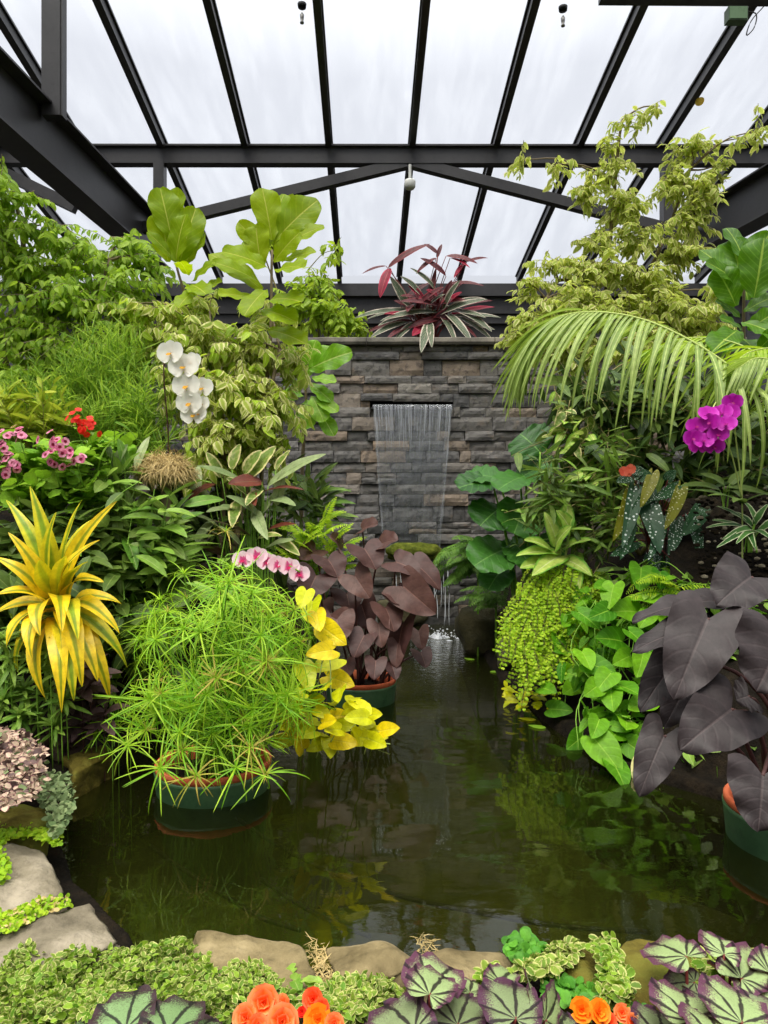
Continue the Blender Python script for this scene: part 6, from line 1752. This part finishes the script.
macula()
straps('white_edged_strap_plant', 'strap leaved plant with white leaf margins in the gravel at the right edge', 'plant', 752, 560, 4.35, M['snake'],
       [(752, 530, 716, 506, -.1), (754, 524, 768, 504, 0), (750, 530, 706, 528, -.15), (752, 526, 730, 512, 0), (756, 530, 772, 540, -.2), (748, 532, 712, 520, -.1), (750, 534, 756, 550, -.3), (754, 534, 736, 544, -.25), (756, 522, 742, 500, .1), (752, 530, 722, 540, -.2), (760, 530, 790, 515, 0), (748, 530, 716, 548, -.3)], 0.055, shape='strap', curl=0.8, base=at(752, 552, 4.4))
straps('bromeliad', 'dark broad strap leaves lying over the gravel under the magenta orchid', 'plant', 724, 500, 4.7, M['dark_lance'],
       [(720, 490, 680, 486, -.1), (728, 486, 772, 496, -.1), (724, 484, 700, 474, 0), (730, 484, 750, 470, .1), (726, 492, 742, 498, -.3)], 0.09, shape='strap', curl=0.5, base=at(724, 508, 4.8))
b = g_at(720, 4.2)
shrub('undergrowth_plant', 'low dark leafy undergrowth between the spotted begonia and the black taro', 'plant', b, [[b, at(700, 600, 4.3), at(690, 580, 4.3)]],
      [(640, 570, 4.75, 40, 14, .12, .9), (690, 590, 4.45, 44, 16, .12, 1.0), (740, 600, 4.3, 40, 20, .12, 1.0), (720, 640, 4.1, 50, 24, .12, 1.0), (700, 690, 3.95, 40, 26, .1, 1.0), (740, 740, 3.7, 44, 26, .08, 1.0), (700, 740, 3.75, 40, 22, .08, 1.0), (650, 750, 3.8, 30, 16, .06, 1.0)],
      [M['dark_lance'], M['pothos'], M['mid_lance']], M['green_stem'], 0.10, 0.05, 'ovate', 1.0, 6, 0.3, 2, 4, 0.4, 0.2, 0.0, 0.008)
# gravel and roots by the spotted begonia
t = thing('gravel_bed', 'pale grey gravel and bark chips beside the spotted begonia', 'gravel', at(725, 520, 4.6)); t['kind'] = 'stuff'
mb = MB()
for k in range(360):
    x, y = sample_poly([(690, 500), (720, 486), (800, 490), (800, 580), (700, 580)], 1)[0]
    p = at(x, y, 4.62 + (540 - y) / 110 * 0.25); r = rng.uniform(.008, .026)
    pr = [(0.0, -r * .7), (r, -r * .2), (r * .9, r * .3), (0.0, r * .6)]
    lathe(mb, p, pr, 6, 0 if rng.random() < .7 else 1)
o = mb.build('chips', [M['bark_chip'] if 'bark_chip' in M else M['soil'], M['stone']], t, False); o['kind'] = 'stuff'
mb = MB(); 
q = [at(670, 500, 5.1), at(830, 488, 5.1), at(830, 590, 4.45), at(670, 590, 4.45)]
mb.add(q + [p - [0, 0, .5] for p in q], quads=[(0, 3, 2, 1), (0, 1, 5, 4), (1, 2, 6, 5), (2, 3, 7, 6), (3, 0, 4, 7)]); mb.build('gravel_mound', M['soil'], t, False)

# ================================================================== NEAR RIM
CF = [M['creep'], M['creep_green']]
mat_plant('creeping_fig', 'variegated creeping fig spreading over the near left corner of the rim', 'plant', [(-20, 1000), (10, 955), (30, 940), (60, 944), (100, 950), (150, 944), (180, 938), (205, 950), (216, 972), (236, 985), (250, 1000), (240, 1010), (200, 1030), (100, 1040), (-20, 1050)], 7600, 0.018, 0.0125, CF, 0.06, 0.22, 'ovate', stem=M['twig'], nst=60, wts=[.55, .45], tilt=1.5, lump=8)
mat_plant('creeping_fig', 'variegated creeping fig between the grey slab and the orange begonia', 'plant', [(222, 975), (236, 960), (262, 962), (276, 976), (296, 1000), (250, 1010), (228, 996)], 620, 0.018, 0.012, CF, 0.12, 0.19, 'ovate', stem=M['twig'], wts=[.7, .3], tilt=1.0)
mat_plant('creeping_fig', 'variegated creeping fig in front of the pale middle slab', 'plant', [(320, 988), (336, 976), (360, 976), (386, 978), (402, 990), (380, 1010), (350, 1024), (318, 1030), (300, 1000)], 1250, 0.020, 0.0125, CF, 0.09, 0.24, 'ovate', stem=M['twig'], wts=[.75, .25], tilt=1.0)
mat_plant('creeping_fig', 'variegated creeping fig trailing between the two mossy stones', 'plant', [(590, 944), (604, 936), (616, 940), (620, 960), (632, 984), (626, 1004), (600, 1000), (602, 965)], 800, 0.019, 0.015, CF, 0.14, 0.24, stem=M['twig'], wts=[.5, .5], tilt=1.0, lump=9)
mat_plant('creeping_fig', 'pale variegated creeping fig over the tan slab left of the mossy stones', 'plant', [(518, 966), (540, 954), (560, 944), (578, 940), (580, 950), (560, 968), (540, 976), (522, 978)], 520, 0.022, 0.016, M['creep'], 0.14, 0.22, stem=M['twig'], tilt=1.0)
mat_plant('creeping_fig', 'small tuft of variegated creeping fig behind the middle silver begonia', 'plant', [(480, 972), (492, 966), (506, 970), (510, 984), (490, 988)], 130, 0.024, 0.02, CF, 0.15, 0.2, stem=M['twig'], wts=[.5, .5])
mat_plant('lobed_ground_cover', 'fresh green lobed leaves at the water edge beside the tan slab', 'plant', [(506, 940), (520, 934), (536, 940), (550, 950), (544, 960), (524, 964), (510, 954)], 240, 0.022, 0.022, M['parsley'], 0.12, 0.2, stem=M['green_stem'])
mat_plant('lobed_ground_cover', 'fresh green lobed leaves in front of the small mossy stone', 'plant', [(545, 975), (570, 976), (596, 985), (600, 1005), (570, 1005), (548, 995)], 260, 0.022, 0.022, M['parsley'], 0.10, 0.2, stem=M['green_stem'])
mat_plant('lobed_ground_cover', 'fresh green lobed leaves below the yellow mossy boulder', 'plant', [(612, 990), (650, 1000), (656, 1020), (620, 1030), (606, 1010)], 260, 0.022, 0.022, M['parsley'], 0.10, 0.18, stem=M['green_stem'])
mat_plant('creeping_fig', 'variegated creeping fig at the right end of the near rim', 'plant', [(668, 962), (700, 955), (740, 950), (790, 948), (790, 985), (740, 990), (690, 985)], 620, 0.024, 0.018, CF, 0.12, 0.2, stem=M['twig'], wts=[.5, .5])
mat_plant('dry_grass_tuft', 'dry straw grass in the gap between the grey and the pale slab', 'grass', [(308, 944), (318, 938), (324, 950), (336, 975), (340, 992), (322, 1000), (314, 975)], 260, 0.035, 0.002, M['dry'], 0.08, 0.12, 'needle')
mat_plant('dry_grass_tuft', 'dry straw grass in the gap between the pale and the flat tan slab', 'grass', [(414, 940), (424, 934), (432, 944), (434, 958), (424, 960)], 90, 0.03, 0.002, M['dry'], 0.09, 0.12, 'needle')


def rex(label, base, lv, mats):
    t = thing('rex_begonia', label, 'begonia', base)
    for jx, jy, tx, ty, zj, W, face, m, cu in lv:
        A = on(jx, jy, zj); Y = A[1]
        B = at(tx, ty + 5, Y + (0.15 if ty < jy - 4 else 0.0)); W = W * 1.12
        L = np.linalg.norm(B - A)
        blade(t, A, B, W, 'rex', mats[m], face=face, curl=cu, fold=0.08, wave=0.09, wfreq=3.4, nu=10, nv=14, asym=0.18, root=np.array([A[0] * 0.75 + base[0] * .25, base[1] * .5 + A[1] * .5 + .02, base[2]]), stalk=M['red_stem'], srad=0.0045, sag=0.0)


U0, U1 = (0, -.55, .84), (0, -.4, .92)
b = np.array([0.10, 1.66, 0.06])
rex('silver and purple leaf begonia in the middle of the near rim', b,
    [(432, 990, 452, 962, .27, .15, U0, 0, .5), (430, 994, 446, 972, .33, .115, U0, 0, .5), (414, 1030, 384, 1000, .30, .14, U0, 2, .5), (458, 1024, 470, 990, .26, .14, U0, 2, .5), (516, 1018, 514, 978, .30, .145, U0, 2, .5), (500, 982, 514, 968, .24, .08, U1, 1, .4), (534, 1010, 524, 968, .27, .07, (.7, -.6, .4), 0, .4), (546, 1020, 556, 984, .26, .08, (.6, -.6, .4), 0, .4), (470, 992, 472, 976, .22, .06, U0, 1, .4), (448, 1024, 436, 1000, .24, .07, U0, 1, .4), (484, 1030, 500, 1000, .22, .12, U0, 2, .4), (396, 1040, 372, 1010, .24, .1, U0, 2, .4), (556, 1036, 566, 1008, .22, .1, U0, 2, .4)], [M['rex'], M['rex'], M['rex_purple']])
b = np.array([0.72, 1.62, 0.06])
rex('silver and purple leaf begonia at the right end of the near rim', b,
    [(686, 956, 650, 938, .32, .12, (-.1, -.55, .85), 0, .3), (724, 954, 718, 932, .32, .10, U1, 0, .3), (742, 978, 770, 958, .28, .12, U0, 0, .4), (694, 982, 664, 980, .26, .09, U1, 2, .3), (690, 1020, 682, 986, .30, .15, U0, 0, .5), (742, 1022, 736, 984, .31, .16, U0, 0, .5), (716, 1004, 700, 982, .25, .12, U0, 2, .5), (758, 1000, 752, 976, .26, .11, U0, 0, .4), (664, 1040, 656, 1004, .24, .12, U0, 2, .4), (776, 1030, 768, 992, .27, .13, U0, 2, .4), (720, 1040, 706, 1010, .34, .13, U0, 0, .4), (730, 970, 716, 964, .24, .07, U1, 2, .3), (770, 972, 790, 960, .26, .1, U0, 0, .4)], [M['rex'], M['rex'], M['rex_purple']])
b = np.array([-0.42, 1.62, 0.06])
rex('green silver leaf begonia with dark veins at the lower left', b,
    [(126, 1028, 138, 984, .27, .145, U0, 0, .4), (168, 1032, 196, 996, .27, .13, U0, 1, .4), (100, 1040, 78, 1010, .22, .1, U0, 0, .4), (188, 1044, 214, 1014, .22, .11, U0, 1, .4)], [M['rex_green'], M['rex_green']])


def orange(label, base, fl, cat='begonia'):
    t = thing('orange_begonia', label, cat, base)
    for x, y, r, z, m in fl:
        c = on(x, y, z)
        flower(t, c, (rng.normal(0, .3), -.75, .6), r * 1.25, M[m], None, 'ruffle')
        st = MB(); tubes(st, curve([np.array([base[0] * .5 + c[0] * .5, c[1] + .04, base[2]]), c + [0, .03, -.06], c - [0, -.01, .004]], 8), .003, 5); st.build('flower_stalk', M['red_stem'], t)
    mb = MB(); n = 34
    P = base + np.stack([rng.normal(0, .07, n), rng.normal(0, .05, n), rng.uniform(.03, .10, n)], -1)
    leaves(mb, P, rnd(n) * [1, 1, .3], UP + rnd(n, .3), .05, .04, 'heart', 6, 6, .4, .2, .1)
    mb.build('foliage', M['mid_lance'], t)


b = on(285, 1030, .06)
orange('orange ruffled begonia flowers at the bottom, left of the middle', b, [(264, 1003, .034, .24, 'p_orange'), (284, 1006, .022, .24, 'p_orange'), (313, 999, .022, .25, 'p_redor'), (322, 1008, .018, .25, 'p_redor'), (246, 1018, .026, .25, 'p_orange'), (282, 1022, .032, .28, 'p_orange'), (318, 1020, .028, .27, 'p_amber'), (334, 1024, .020, .27, 'p_orange'), (302, 1012, .010, .25, 'p_red'), (256, 1028, .025, .25, 'p_orange')])
b = on(608, 1036, .06)
orange('orange ruffled begonia flowers at the bottom, left of the right silver begonia', b, [(582, 1010, .024, .26, 'p_amber'), (598, 1012, .024, .26, 'p_amber'), (622, 1013, .018, .24, 'p_orange'), (632, 1022, .016, .24, 'p_orange'), (608, 1022, .018, .23, 'p_redor')])
